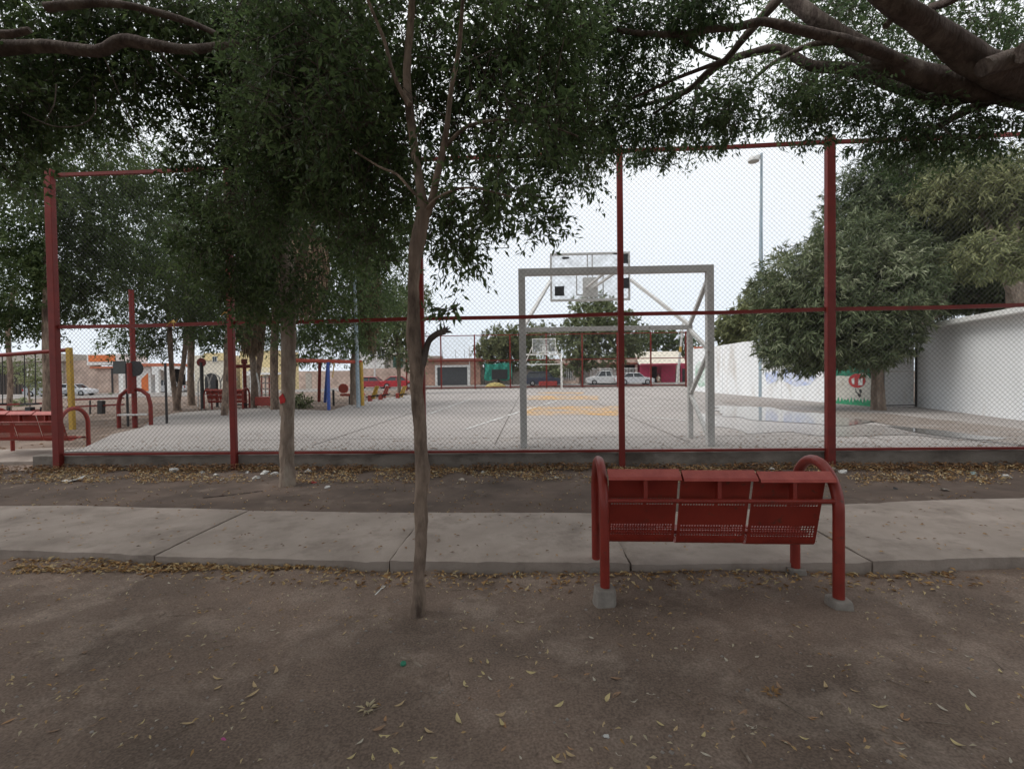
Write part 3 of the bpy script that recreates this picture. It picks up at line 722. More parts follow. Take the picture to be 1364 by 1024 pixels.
for px, py, Y, rx, ry, rd, n in (
    (470, 30, 3.9, 110, 80, .7, 850), (440, 130, 4.2, 95, 80, .7, 900), (520, 190, 3.9, 85, 85, .6, 800), (600, 50, 3.6, 100, 80, .7, 780),
    (620, 150, 3.7, 75, 65, .6, 520), (690, 60, 3.9, 80, 70, .6, 520), (735, 120, 4.2, 50, 60, .5, 150), (470, 250, 4.4, 80, 55, .6, 600),
    (420, 200, 4.6, 70, 75, .6, 520), (620, 225, 3.7, 55, 40, .5, 210), (600, 300, 3.6, 42, 42, .35, 150), (622, 330, 3.7, 30, 30, .3, 70), (650, 270, 3.8, 62, 34, .4, 190),
    (705, 282, 4.0, 44, 30, .35, 120), (690, 200, 4.2, 60, 40, .4, 130), (745, 240, 4.3, 50, 26, .4, 90), (500, 320, 4.3, 62, 34, .5, 190), (740, 30, 4.0, 60, 50, .5, 220)):
    bl.append(blob(px, py, Y, rx, ry, rd, n))
bl += [((-.4, 1.0, 4.7), (2.2, 1.4, .8), 900)]
bl = [(c, r, int(n*.47)) for c, r, n in bl]
for a in ((430, 120, 3.2, 90, 90, .4, 110), (620, 110, 3.1, 90, 90, .4, 90), (700, 160, 3.1, 60, 50, .4, 60), (655, 255, 3.1, 55, 24, .25, 45), (385, 190, 4.6, 62, 90, .7, 330), (385, 80, 4.4, 62, 70, .7, 300), (350, 280, 5.0, 60, 40, .6, 220), (760, 180, 4.2, 40, 50, .4, 70)): bl.append(blob(*a))
crown(bl, root, L_near, .054, .024, 14, .20, .35, gap=.33, gs=1.9, seed=1)
crown([blob(592, 412, D1, 20, 4, .05, 9)], root, L_near, .055, .022, 7, .09, .1, name='stub_sprout', seed=2)

# --- second tree beside the wall
r2 = thing('laurel_tree', 'straight pale trunk with a red paint mark beside the low wall', 'tree', tuple(ground(383, 648)))
D2 = r2.location.y
def S2(px, py, w, dy=0): return (px, py, D2+dy, w*.70/2*(D2+dy)/FPX)
lb('trunk', [S2(*a) for a in ((383, 680, 40), (383, 655, 36), (383, 640, 29), (382, 600, 26), (383, 560, 24), (384, 520, 25), (384, 480, 26), (384, 440, 27), (384, 400, 28), (382, 350, 26), (378, 300, 22), (372, 240, 18), (366, 180, 15), (360, 100, 10))], 16, .12, .07, 5, r2, M_bark2)
lb('limb', [S2(*a) for a in ((384, 395, 14), (396, 360, 12, -.1), (410, 320, 10, -.2), (430, 270, 8, -.3), (450, 200, 6, -.3))], par=r2)
lb('limb', [S2(*a) for a in ((383, 370, 12), (360, 330, 10), (335, 290, 8), (310, 240, 6))], par=r2)
mk = MB(); c = at_Y(381, 531, D2)
for k in range(9):
    a = 2*PI*k/9; rr = (.045 if k % 2 else .062)
    mk.v.append((c.x-.01+rr*.75*math.cos(a), D2-.100, c.z+rr*1.25*math.sin(a)))
mk.v += [(x, y+.02, z) for x, y, z in mk.v]
mk.f += [tuple(range(9))]+[(i, (i+1) % 9, (i+1) % 9+9, i+9) for i in range(9)]
mk.build('paint_mark', mat('red spray paint', (.55, .03, .03), None, 9, .6), r2)
bl = [blob(*a) for a in ((330, 240, 6.2, 85, 70, .9, 800), (400, 300, 6.3, 75, 70, .9, 800), (310, 330, 6.6, 75, 60, .8, 520), (360, 150, 6.3, 95, 80, .9, 900), (420, 385, 6.6, 55, 45, .7, 300),
      (345, 390, 6.8, 50, 40, .6, 240), (290, 90, 6.0, 80, 60, .9, 400), (450, 330, 6.8, 60, 45, .7, 330), (400, 60, 6.4, 110, 90, .9, 900))]
bl = [(c, r, int(n*.60)) for c, r, n in bl]
crown(bl, r2, L_dark, .075, .033, 13, .28, .35, gap=.30, gs=1.2, seed=3)

# --- big tree whose limbs reach in from the right
r3 = thing('spreading_tree', 'massive dark limbs reaching in over the fence from the upper right', 'tree', (8.1, 5.2, 0))
mb = MB(); Pt, Rt = spline([(8.1, 5.2, -.3), (8.1, 5.2, .3), (8.0, 5.2, 1.4), (7.7, 5.15, 2.7), (7.2, 5.1, 3.7)], [.62, .5, .42, .40, .36], .1); mb.tube(Pt, Rt, 20, .12, fr=3)
mb.build('trunk', M_barkd, r3, smooth=True)
def S3(px, py, w, Y): return (px, py, Y, w/2*Y/FPX)
for pts in (
    ((1560, 190, 70, 5.1), (1450, 140, 56, 5.0), (1364, 108, 46, 4.9), (1304, 84, 38, 4.8), (1261, 54, 33, 4.7), (1218, 24, 30, 4.5), (1175, -8, 28, 4.4), (1120, -60, 22, 4.2), (1040, -140, 15, 3.8)),
    ((1420, 150, 40, 5.1), (1364, 124, 36, 5.1), (1300, 118, 34, 5.1), (1240, 104, 32, 5.1), (1180, 82, 27, 5.1), (1130, 55, 24, 5.2), (1085, 25, 20, 5.2), (1050, -5, 17, 5.3), (1000, -50, 12, 5.3)),
    ((1330, 120, 22, 5.3), (1250, 130, 20, 5.4), (1190, 112, 17, 5.5), (1130, 92, 16, 5.6), (1080, 88, 13, 5.6), (1040, 66, 12, 5.7), (1005, 70, 10, 5.7), (963, 84, 9, 5.7), (928, 112, 8, 5.8), (905, 126, 7, 5.8), (858, 140, 5, 5.9), (820, 150, 3, 6.0)),
    ((1230, 95, 16, 5.1), (1150, 62, 14, 4.9), (1090, 46, 13, 4.8), (1055, 38, 12, 4.8), (1016, 29, 11, 4.8), (980, 37, 9, 4.8), (949, 39, 9, 4.8), (905, 46, 8, 4.9), (846, 44, 7, 4.9), (800, 37, 6.5, 5.0), (779, 34, 6, 5.0), (764, 50, 5, 5.0), (745, 66, 4, 5.1), (723, 72, 3, 5.1)),
    ((1042, -10, 14, 4.9), (1031, 6, 13, 4.9), (1007, 32, 11, 5.0), (985, 58, 9, 5.1), (966, 80, 8, 5.2), (940, 98, 7, 5.3), (915, 122, 5, 5.4), (870, 152, 3, 5.5)),
    ((905, 48, 5, 4.9), (930, 68, 4.5, 5.2), (958, 80, 4, 5.5)),
    ((928, 112, 5, 5.8), (926, 140, 4, 5.8), (921, 172, 3, 5.8)),
    ((930, 115, 5, 5.8), (950, 130, 4, 5.8), (990, 135, 3, 5.8)),
    ((966, 80, 6, 5.2), (900, 105, 4.5, 5.2), (850, 128, 3.5, 5.3), (800, 150, 2.5, 5.3)),
    ((1364, 70, 26, 4.5), (1420, 66, 30, 4.7)), ((1420, 76, 34, 4.9), (1364, 76, 26, 4.7), (1310, 90, 22, 4.6)),
    ((1330, 130, 14, 5.2), (1290, 146, 12, 5.3), (1250, 168, 9, 5.5), (1215, 190, 6, 5.7)),
    ((1240, 10, 10, 4.6), (1270, 0, 9, 4.3), (1300, -30, 8, 4.0)), ((1180, 35, 8, 4.5), (1190, 14, 7, 4.5), (1170, -20, 6, 4.5)),
    ((1130, 55, 9, 5.2), (1080, 60, 7, 5.3), (1030, 84, 5, 5.4), (1000, 110, 4, 5.5))):
    lb('limb', [S3(*a) for a in pts], 12, .13, .07, 5, r3, M_barkd)
bl = [blob(*a) for a in (
    (1000, 122, 5.6, 65, 32, .5, 260), (1040, 150, 5.7, 50, 24, .4, 180), (960, 160, 5.6, 45, 32, .4, 150), (905, 160, 5.7, 50, 32, .4, 190), (850, 170, 5.8, 62, 36, .5, 250), (880, 205, 5.9, 26, 20, .25, 30),
    (800, 170, 5.6, 60, 40, .5, 240), (790, 110, 5.4, 60, 45, .5, 230), (840, 95, 5.4, 65, 40, .5, 240), (870, 25, 5.0, 80, 28, .5, 330), (780, 20, 5.0, 70, 40, .5, 380), (940, 10, 4.8, 60, 24, .4, 200),
    (985, 175, 5.8, 28, 16, .3, 40), (1060, 125, 5.5, 55, 28, .5, 230), (1105, 155, 5.6, 48, 24, .4, 150), (1140, 130, 5.5, 62, 34, .5, 330), (1200, 170, 5.5, 62, 44, .5, 520), (1215, 215, 5.9, 34, 20, .3, 90), (1270, 180, 5.3, 62, 30, .5, 330),
    (1330, 170, 5.2, 46, 24, .4, 150), (1100, 100, 5.9, 60, 36, .5, 260), (1200, 55, 6.0, 60, 40, .5, 260), (1300, 30, 5.2, 70, 40, .5, 330), (1350, 50, 5.6, 50, 35, .5, 180), (1080, 10, 5.8, 70, 30, .5, 300), (1160, 10, 5.2, 60, 30, .5, 240), (760, 200, 5.5, 46, 44, .4, 160), (730, 150, 5.4, 44, 60, .4, 190),
    (1250, 110, 6.2, 70, 50, .6, 300), (1100, 40, 6.4, 80, 40, .6, 300))]
bl = [(c, r, int(n*(.66 if c[0] < 2.9 else .42))) for c, r, n in bl]
crown(bl, r3, L_big, .062, .024, 12, .20, .45, gap=.34, gs=1.9, seed=4)
bl = [((3.6, 1.3, 5.9), (3.6, 2.4, .9), 2400), ((7.0, .8, 5.8), (3.4, 2.6, 1.1), 1800), ((2.5, -2.0, 5.8), (4.0, 3.0, 1.2), 2000), ((1.2, .8, 5.4), (2.6, 1.7, .7), 1000), ((3.5, -5.0, 3.7), (7, 2, 2.0), 3000)]  # unseen leaves overhead; low blob behind camera added to shade the foreground
crown(bl, r3, L_big, .11, .05, 12, .32, .3, gap=.22, gs=.8, seed=5, twigs=False, name='unseen_shade_crown')

# --- tree off the left edge whose limb runs across the top
r4 = thing('spreading_tree', 'dim foliage and a long crooked limb across the upper left corner', 'tree', (-7.6, 4.6, 0))
mb = MB(); Pt, Rt = spline([(-7.6, 4.6, -.3), (-7.6, 4.6, .3), (-7.4, 4.6, 1.6), (-6.9, 4.6, 3.0), (-6.2, 4.6, 3.9)], [.5, .4, .32, .28, .22], .1); mb.tube(Pt, Rt, 16, .12, fr=3)
mb.build('trunk', M_bark, r4, smooth=True)
for pts in (((-140, 60, 30, 4.6), (-40, 66, 24, 4.5), (60, 62, 19, 4.5), (130, 68, 17, 4.5), (165, 54, 18, 4.5), (210, 62, 17, 4.5), (260, 66, 14, 4.6), (310, 58, 12, 4.7), (350, 54, 11, 4.8), (385, 50, 9, 4.9), (440, 40, 6, 5.0)),
            ((-90, 30, 16, 4.3), (0, 46, 12, 4.3), (40, 40, 8, 4.3)), ((60, 10, 14, 4.2), (150, 5, 11, 4.3), (240, 26, 10, 4.5), (290, 46, 7, 4.7)),
            ((210, 62, 5, 4.5), (222, 84, 3.5, 4.5), (240, 100, 3, 4.6), (255, 112, 2, 4.6)), ((75, 112, 3, 4.4), (72, 140, 3, 4.4), (60, 162, 2.4, 4.4)),
            ((30, 150, 3, 4.5), (70, 168, 3, 4.5), (110, 166, 3, 4.5), (128, 146, 3, 4.5), (124, 126, 2, 4.5)), ((140, 80, 3, 4.6), (165, 140, 2.5, 4.8), (185, 190, 2.5, 5.0), (196, 225, 2, 5.0))):
    lb('limb', [(a, b, Y, w*(.5 if w < 6 else .85)/2*Y/FPX) for a, b, w, Y in pts], 10, .14, .06, 6, r4, M_barkd)
bl = [blob(*a) for a in ((60, 150, 9.3, 110, 80, .8, 800), (20, 140, 5.0, 60, 50, .5, 200), (60, 40, 5.4, 120, 60, .8, 800), (150, 185, 9.6, 80, 60, .8, 380), (190, 20, 5.2, 100, 34, .6, 420), (120, 110, 5.4, 90, 50, .6, 420), (20, 230, 9.6, 60, 60, .8, 380), (250, 195, 9.6, 50, 34, .6, 120), (330, 20, 5.6, 80, 26, .5, 260), (210, 110, 5.4, 46, 24, .4, 110), (310, 110, 6.2, 40, 60, .5, 130), (-60, 120, 4.6, 90, 110, .8, 600))]
bl = [(c, r, int(n*.62)) for c, r, n in bl]
crown(bl, r4, L_dark, .075, .032, 12, .26, .4, gap=.28, gs=1.4, seed=6)
bl = [((-4.0, 1.2, 5.7), (3.4, 2.3, .9), 2000), ((-7.5, 1.4, 5.6), (3.2, 2.6, 1.1), 1500), ((-3.0, -1.8, 5.6), (4.0, 2.8, 1.1), 1800), ((-5.5, -4.6, 3.7), (5, 2, 2.0), 2400), ((-12.0, 5.5, 4.9), (2.8, 2.8, 1.2), 1000)]  # unseen too; its low rear blob is added to cut light from behind
crown(bl, r4, L_dark, .11, .05, 12, .32, .3, gap=.22, gs=.8, seed=7, twigs=False, name='unseen_shade_crown')

# ================================================================== PARK TREES BEHIND THE FENCE, LEFT
def park_tree(label, base, trunk, blobs, m=L_dark, bark=M_bark, L=.12, Wd=.055, per=12, gap=.28, seed=0, name='park_tree', forks=(), group='park trees behind the fence', tb=.5):
    """base px,py; trunk list of (px,py,wpx) going up"""
    p = ground(*base); t = thing(name, label, 'tree', (p.x, p.y, gzf(p.x, p.y)), 0, group); Y = p.y
    mb = MB(); limb(mb, [(base[0], base[1]+5, Y, trunk[0][2]*.75*Y/FPX)]+[(a, b, Y, w/2*Y/FPX) for a, b, w in trunk], 10, .12, .2, 2); mb.build('trunk', bark, t, smooth=True)
    for f in forks:
        mb = MB(); limb(mb, [(a, b, Y, w/2*Y/FPX) for a, b, w in f], 8, .12, .2, 2); mb.build('limb', bark, t, smooth=True)
    crown([blob(px, py, Y+dy, rx, ry, rd, n) for px, py, dy, rx, ry, rd, n in blobs], t, m, L, Wd, per, L*3.2, .3, gap=gap, gs=.55, seed=seed, twigs=False, tb=tb)
    return t
park_tree('tall dark tree with a thick trunk just left of the first fence post', (64, 566), ((64, 560, 12), (64, 500, 11), (63, 450, 11), (64, 380, 11), (66, 300, 9)),
          ((40, 350, 0, 70, 60, 1.6, 700), (110, 330, 1, 70, 62, 1.6, 700), (20, 420, .5, 60, 32, 1.2, 330), (100, 270, 0, 110, 50, 1.6, 700), (130, 232, 0, 110, 34, 1.4, 420), (215, 250, 1, 60, 40, 1.4, 300), (90, 400, 1, 50, 30, 1, 220), (-20, 300, 0, 80, 90, 1.5, 500)), seed=11, L=.11)
park_tree('thin leaning trunk at the far left under dense leaves', (12, 548), ((12, 545, 6), (14, 500, 6), (11, 460, 6), (12, 420, 6), (20, 380, 5)),
          ((20, 400, 1, 80, 50, 2, 500), (110, 395, 2, 60, 38, 2, 320), (-50, 420, 1, 70, 50, 2, 400)), seed=12, L=.13)
park_tree('dark tree with two close trunks at the edge of the brown playground', (236, 547), ((236, 543, 9), (231, 510, 6), (228, 480, 6), (226, 440, 6), (222, 380, 5)),
          ((215, 430, 0, 52, 36, 1.6, 330), (180, 455, 0, 42, 20, 1.2, 170), (215, 370, 0, 75, 55, 2, 700), (200, 300, 0, 85, 60, 2, 800), (265, 420, .5, 42, 34, 1.4, 240), (165, 350, .5, 44, 44, 1.4, 260)), seed=13,
          forks=(((236, 543, 8), (240, 510, 6), (246, 470, 6), (248, 420, 5), (250, 350, 4)),), L=.13)
park_tree('dark trunk rising behind the playground beside the cream house', (255, 540), ((255, 536, 9), (254, 500, 8), (255, 450, 8), (258, 400, 7)),
          ((280, 440, 0, 40, 24, 1.5, 170), (270, 350, 0, 80, 62, 2, 800), (300, 300, 0, 80, 60, 2, 700), (285, 400, 0, 46, 30, 1.5, 260)), seed=14, L=.14)
park_tree('dark trunk leaning left in front of the paving, beside the second fence post', (299, 556), ((299, 552, 9), (301, 520, 8), (303, 470, 8), (305, 430, 8), (312, 380, 7)),
          ((290, 440, 0, 36, 20, 1, 120), (330, 350, 0, 60, 60, 1.5, 600), (250, 380, .5, 60, 50, 1.5, 420)), seed=15, L=.12)
park_tree('slim curved trunk between the second post and the pale trunk', (344, 536), ((344, 532, 8), (343, 500, 7), (347, 470, 8), (349, 430, 8), (346, 380, 7)),
          ((350, 448, 0, 34, 18, 1.2, 90), (390, 430, 1, 60, 30, 1.5, 300), (350, 380, 1, 60, 50, 1.5, 420)), seed=16, L=.14)
park_tree('broad green tree shading the swings, behind the pale trunk', (366, 548), ((366, 544, 11), (365, 500, 10), (366, 450, 10), (368, 400, 9)),
          ((430, 455, 1, 52, 26, 2, 330), (450, 430, 1, 60, 38, 2, 420), (510, 400, 3, 50, 32, 2, 300), (440, 370, 1, 80, 56, 2, 700), (400, 300, 1, 110, 60, 2, 700), (500, 330, 2, 60, 40, 2, 330)), m=L_near, seed=17, L=.15, tb=.62)
park_tree('green tree behind the white upstairs room, left of the thin trunk', (532, 526), ((532, 523, 5), (531, 490, 5), (530, 450, 5)),
          ((525, 430, 0, 38, 36, 2, 420), (500, 455, 0, 26, 20, 1.5, 120), (542, 470, 0, 22, 14, 1.5, 100), (540, 400, 0, 30, 26, 2, 200)), m=L_far, seed=18, L=.22, Wd=.11, tb=.35)
park_tree('low sapling with bright green leaves by the grey house at far left', (40, 545), ((40, 540, 2), (38, 510, 2), (40, 490, 1.5)), ((35, 492, 0, 22, 14, 1.2, 70), (56, 506, 0, 12, 12, .8, 40)), m=L_far, seed=19, L=.16, Wd=.08, gap=.1, tb=.55)

# palms with dry skirts
def palm(label, base, trunk, skirt, heads, seed, w=10):
    p = ground(*base); Y = p.y; t = thing('fan_palm', label, 'palm tree', (p.x, p.y, gzf(p.x, p.y)), 0, 'fan palms with dry skirts')
    mb = MB(); limb(mb, [(a, b, Y, r/2*Y/FPX) for a, b, r in trunk], 12, .15, .2, 4); mb.build('trunk', M_bark2, t, smooth=True)
    g = np.random.default_rng(seed); c, r, n = blob(skirt[0], skirt[1], Y, skirt[2], skirt[3], skirt[2]*Y/FPX, 1)
    N = skirt[4]; h = g.random(N); a = g.random(N)*2*PI
    rad = np.interp(h, [0, .25, .7, 1], [.35, .75, 1, .5])*(.35+.65*g.random(N)**.5)*r[0]
    P = np.stack([c[0]+np.cos(a)*rad, c[1]+np.sin(a)*rad, c[2]+r[2]*(2*h-1)+.1], 1)
    D = np.stack([np.cos(a)*.16, np.sin(a)*.16, -np.ones(N)], 1)+g.normal(size=(N, 3))*.12
    leaf_mesh(P, D, np.stack([np.cos(a), np.sin(a), .2*np.ones(N)], 1), .75*(.5+.8*g.random(N)), .07*(.5+g.random(N)), np.clip(.2+.6*g.random(N), 0, 1), L_dry, 'dry_skirt', t)
    # green fans
    Ps = []; Ds = []; Ns = []
    top = at_Y(heads[0], heads[1], Y)
    for k in range(heads[2]):
        az = g.random()*2*PI; el = g.uniform(-.5, 1.1); d = Vector((math.cos(az)*math.cos(el), math.sin(az)*math.cos(el), math.sin(el)))
        hub = top+d*g.uniform(.5, 1.0); s = d.cross(Vector((0, 0, 1))).normalized(); u = s.cross(d)
        for j in range(26):
            b = -1.5+3.0*j/25; Ps.append(hub); Ds.append(d*math.cos(b)+s*math.sin(b)+Vector((0, 0, -.25))); Ns.append(u)
    n = len(Ps); leaf_mesh(np.array(Ps), np.array(Ds), np.array(Ns), np.full(n, .75)*(.8+.4*g.random(n)), np.full(n, .06), g.random(n), L_palm, 'fronds', t)
    return t
palm('fan palm with a shaggy tan skirt right behind the slim grey lamp pole', (472, 541), ((471, 545, 10), (471, 520, 9), (472, 480, 9), (480, 440, 9), (488, 400, 9), (490, 345, 9)), (488, 392, 20, 56, 1500), (490, 335, 26), 21)
palm('fan palm whose dry skirt hangs right of the pale trunk', (398, 556), ((378, 560, 12), (380, 520, 11), (386, 450, 11), (396, 380, 11), (400, 310, 10)), (402, 352, 34, 48, 1700), (402, 302, 22), 22)
palm('fan palm with a greyish skirt behind the second fence post', (335, 545), ((338, 548, 8), (338, 500, 8), (334, 450, 8), (334, 400, 8)), (333, 428, 16, 28, 800), (334, 395, 20), 23)

# ================================================================== MANGO TREES, RIGHT
def mango(label, base, trunk, blobs, L, Wd, seed, m=L_mango, gap=.0, per=11, tb=.5, forks=(), nm='mango_tree'):
    p = at_z(*base, CZ) if len(base) == 2 else Vector(base); Y = p.y
    t = thing(nm, label, 'tree', (p.x, p.y, CZ), 0, 'mango trees along the right wall')
    if trunk:
        mb = MB(); limb(mb, [(a, b, Y, w/2*Y/FPX) for a, b, w in trunk], 12, .12, .12, 3); mb.build('trunk', M_bark2, t, smooth=True)
        for f in forks:
            mb = MB(); limb(mb, [(a, b, Y+c, w/2*Y/FPX) for a, b, c, w in f], 8, .12, .15, 3); mb.build('limb', M_bark2, t, smooth=True)
    if not trunk:      # stands behind the wall or building, its stem hidden from the court side
        cs = [Vector(blob(px, py, Y+dy, rx, ry, rd, n)[0]) for px, py, dy, rx, ry, rd, n in blobs]; c = sum(cs, Vector())/len(cs); t.location = (c.x, c.y, 0)
        mb = MB(); P, R_ = spline([(c.x, c.y, -.1), (c.x+.1, c.y, c.z*.5), (c.x, c.y, c.z+.3)], [.28, .2, .12], .3); mb.tube(P, R_, 12, .12)
        for q in cs: mb.tube([(c.x+.1, c.y, c.z*.55), (c.x*.5+q.x*.5, c.y*.5+q.y*.5, max(c.z*.7, q.z*.6+c.z*.25)), q], [.11, .08, .03], 7)
        mb.build('trunk', M_bark2, t, smooth=True)
    crown([blob(px, py, Y+dy, rx, ry, rd, int(n*1.55)) for px, py, dy, rx, ry, rd, n in blobs], t, m, L, Wd, per, L*.8, .15, gap=gap, gs=.5, whorl=True, seed=seed, twigs=False, hang=.35, tb=tb)
    return t
mango('large mango tree with grey trunk in front of the painted wall', (1171, 546), ((1170, 556, 22), (1170, 540, 17), (1169, 515, 15), (1168, 490, 15), (1166, 460, 14), (1150, 430, 12), (1130, 390, 10)),
      ((1075, 385, .4, 62, 58, 1.7, 620), (1060, 455, .2, 46, 38, 1.2, 300), (1120, 440, -.2, 60, 44, 1.2, 420), (1090, 474, -.2, 34, 18, .8, 80), (1160, 400, 0, 70, 70, 1.5, 650), (1172, 445, 0, 40, 34, 1.0, 240), (1150, 474, -.4, 30, 16, .7, 60),
       (1140, 340, .6, 60, 50, 1.5, 420), (1195, 372, .4, 52, 54, 1.2, 400), (1040, 420, .4, 30, 50, 1.0, 180), (1178, 468, -.2, 20, 12, .6, 30)), .215, .040, 31, tb=.56,
      forks=(((1168, 480, 0, 10), (1190, 440, -.3, 8), (1210, 400, -.4, 6)), ((1166, 465, 0, 9), (1120, 430, .3, 7), (1080, 400, .4, 5))))
mango('tall mango tree rising behind the first one and above the white building', (18.0, 17.5, 0), None,
      ((1150, 262, 0, 40, 44, 1.4, 200), (1140, 300, 0, 46, 40, 1.4, 200), (1200, 320, 0, 74, 70, 1.8, 600), (1180, 250, 0, 56, 44, 1.5, 300), (1270, 300, -.5, 90, 80, 1.8, 800), (1320, 370, .5, 80, 40, 1.2, 500), (1300, 398, .6, 70, 16, .9, 220), (1240, 412, .6, 34, 14, .8, 90), (1350, 392, .6, 40, 18, .8, 130), (1250, 380, .5, 50, 34, 1.2, 300), (1230, 240, 0, 60, 38, 1.5, 300), (1350, 300, -1, 70, 90, 1.8, 700), (1130, 330, 0, 40, 44, 1.3, 170), (1120, 350, 0, 40, 30, 1, 110)), .21, .040, 32, tb=.40, nm='mango_tree')
mango('yellowish mango tree at the right edge above the white roof', (21.0, 16.0, 0), None,
      ((1290, 250, -1, 70, 46, 1.4, 420), (1350, 260, -1, 60, 60, 1.4, 380), (1420, 300, -1, 80, 90, 1.8, 500), (1330, 340, -2.5, 70, 30, 1, 240)), .20, .042, 33, m=L_olive, tb=.5)
# trunks of the two behind the wall
for x, y in ((17.5, 19.5),): pass
mango('olive coloured tree showing over the white wall left of the mango', (15.4, 30.0, 0), None,
      ((1000, 435, 0, 38, 26, 2.5, 330), (985, 440, 1, 24, 18, 2, 120), (1020, 405, 0, 24, 28, 2, 170), (1040, 440, 0, 30, 30, 2, 220), (972, 448, 2, 10, 8, 1, 20)), .36, .09, 34, m=L_olive, tb=.45, nm='mango_tree')

# ================================================================== WHITE WALLS AND BUILDING, RIGHT
M_wall = mat('whitewashed wall', (.86, .87, .88), (.78, .79, .80), .9, .85, .25, 25, c3=(.52, .46, .40), s3=1.0, t3=(.54, .80), stretch=(1, 1, .35))
WA0 = Vector((11.68, 15.5, 0)); WA1 = Vector((11.48, 31.8, 0))
wl = thing('white_wall', 'long whitewashed wall running back along the right side of the court', 'wall', (WA0.x, WA0.y, CZ))
dW = (WA1-WA0).normalized(); nW = Vector((dW.y, -dW.x, 0)); LW = (WA1-WA0).length
mb = MB()
vs = []
for k in range(12):
    q = WA0+dW*LW*k/11; z = 2.96+.02*math.sin(k*1.3)
    for off, zz in ((0, CZ-.3), (0, z), (.2, z), (.2, CZ-.3)): vs.append(q+nW*off+Vector((0, 0, zz)))
mb.add(vs, [(k*4+j, k*4+4+j, k*4+5+j, k*4+1+j) for k in range(11) for j in range(3)]+[(0, 1, 2, 3), (44, 47, 46, 45)])
mb.build('wall_body', M_wall, wl)
for s in (5.5, 11.2):
    q = WA0+dW*s; MB().box(-.03, .012, -.12, .12, CZ, 2.9, M=Matrix.Translation((q.x-.0, q.y, 0)) @ Matrix.Rotation(-math.atan2(dW.x, dW.y), 4, 'Z')).build('pilaster', M_wall, wl)
# mural painted on the wall, just proud of it
M_mgreen = mat('mural green paint', (.03, .20, .12), (.02, .14, .09), 4, .8, c3=(.08, .30, .18), s3=3)
M_mgrass = mat('mural grass paint', (.06, .36, .18), (.04, .26, .13), 4, .8)
M_mred = mat('mural red paint', (.50, .06, .06), (.40, .05, .05), 4, .8)
M_mblue = mat('mural pale blue paint', (.42, .50, .78), (.55, .62, .82), 3, .85, c3=(.74, .76, .80), s3=2, t3=(.4, .6))
def on_wall(px, py, off=-.008):
    # ray to the wall plane
    d = ray(px, py); o = Vector((0, 0, EYE)); t = (WA0+nW*off-o).dot(nW)/d.dot(nW); return o+d*t
def paint(name, pxs, m, off=-.006, label=None):
    mb = MB(); A = [on_wall(x, y, off) for x, y in pxs]; B = [on_wall(x, y, .0) for x, y in pxs]; n = len(A)
    mb.add(A+B, [tuple(range(n))]+[(i, (i+1) % n, (i+1) % n+n, i+n) for i in range(n)])
    o = mb.build(name, m, wl)
    if label: o['label'] = label
    return o
paint('mural_panel', [(1100, 478), (1166, 470), (1166, 544), (1100, 538)], mat('mural cream ground', (.62, .60, .54), (.54, .52, .47), 3, .85, c3=(.45, .42, .36), s3=2), -.004)
paint('mural_foliage', [(1100, 470), (1130, 466), (1165, 462), (1165, 509), (1160, 505), (1154, 498), (1147, 496), (1139, 500), (1128, 501), (1118, 500), (1108, 502), (1100, 501)], M_mgreen, -.008, 'green painted foliage on the mural')
gp = [(1106, 538.5)]
for k in range(28):
    x = 1106+58*k/27; gp.append((x, (529 if k % 2 else 534)+1.5*math.sin(k*2.3)+(x-1106)*.03))
gp += [(1164, 543)]
paint('mural_grass', gp[:1]+gp[1:]+[], M_mgrass, -.008, 'green painted grass tufts on the mural')
paint('mural_fruit', [(1141.5+11.5*math.cos(a), 507+9.5*math.sin(a)) for a in np.linspace(0, 2*PI, 18)[:-1]], M_mred, -.012, 'red painted round shape on the mural')
for pts in ([(1134, 505), (1138, 503), (1138, 512), (1135, 511)], [(1143.5, 504), (1149, 504), (1149, 513), (1143, 513)]): paint('mural_mark', pts, M_white, -.015)
for pts in ([(1139, 517), (1140, 517), (1141, 523), (1140, 523)], [(1140, 521), (1144, 524), (1143, 525), (1139, 522)], [(1144, 519), (1147, 518), (1148, 522), (1146, 524), (1145, 522)], [(1142, 525), (1146, 524), (1147, 528), (1144, 529)]):
    paint('mural_mark', pts, M_black, -.012)
paint('mural_sky_patch', [(1042, 492), (1056, 488), (1078, 492), (1088, 500), (1080, 512), (1060, 515), (1044, 508)], M_mblue, -.006)
paint('mural_sky_patch', [(1018, 496), (1036, 494), (1040, 506), (1022, 512)], M_mblue, -.006)
paint('mural_plant', [(926, 488), (931, 481), (936, 486), (943, 482), (941, 500), (944, 512), (932, 516), (926, 506)], mat('faded mural green', (.30, .50, .38), (.45, .6, .5), 3, .85, c3=(.7, .74, .72), s3=3, t3=(.45, .6)), -.006)
# gate between the wall and the building
BC = at_z(1221, 541.6, CZ); BC2 = at_z(1364, 560.5, CZ)
gt = thing('sheet_gate', 'white sheet metal gate in a thin dark frame beside the mango trunk', 'gate', (WA0.x, WA0.y, CZ))
a = Vector((WA0.x+.12, WA0.y-.04, 0)); b = Vector((BC.x-.03, BC.y+.02, 0)); dg = (b-a).normalized(); ng = Vector((dg.y, -dg.x, 0)); lg = (b-a).length
for z0, z1 in ((CZ+.08, 1.42), (1.46, 2.36)):
    mb = MB(); mb.beam(a+dg*.05+Vector((0, 0, (z0+z1)/2)), b-dg*.05+Vector((0, 0, (z0+z1)/2)), .02, z1-z0); mb.build('gate_sheet', M_wall, gt)
for z in (CZ+.05, 1.44, 2.38): MB().beam(a+Vector((0, 0, z))+ng*.015, b+Vector((0, 0, z))+ng*.015, .05, .035).build('gate_rail', M_grey if z > 1 else M_black, gt)
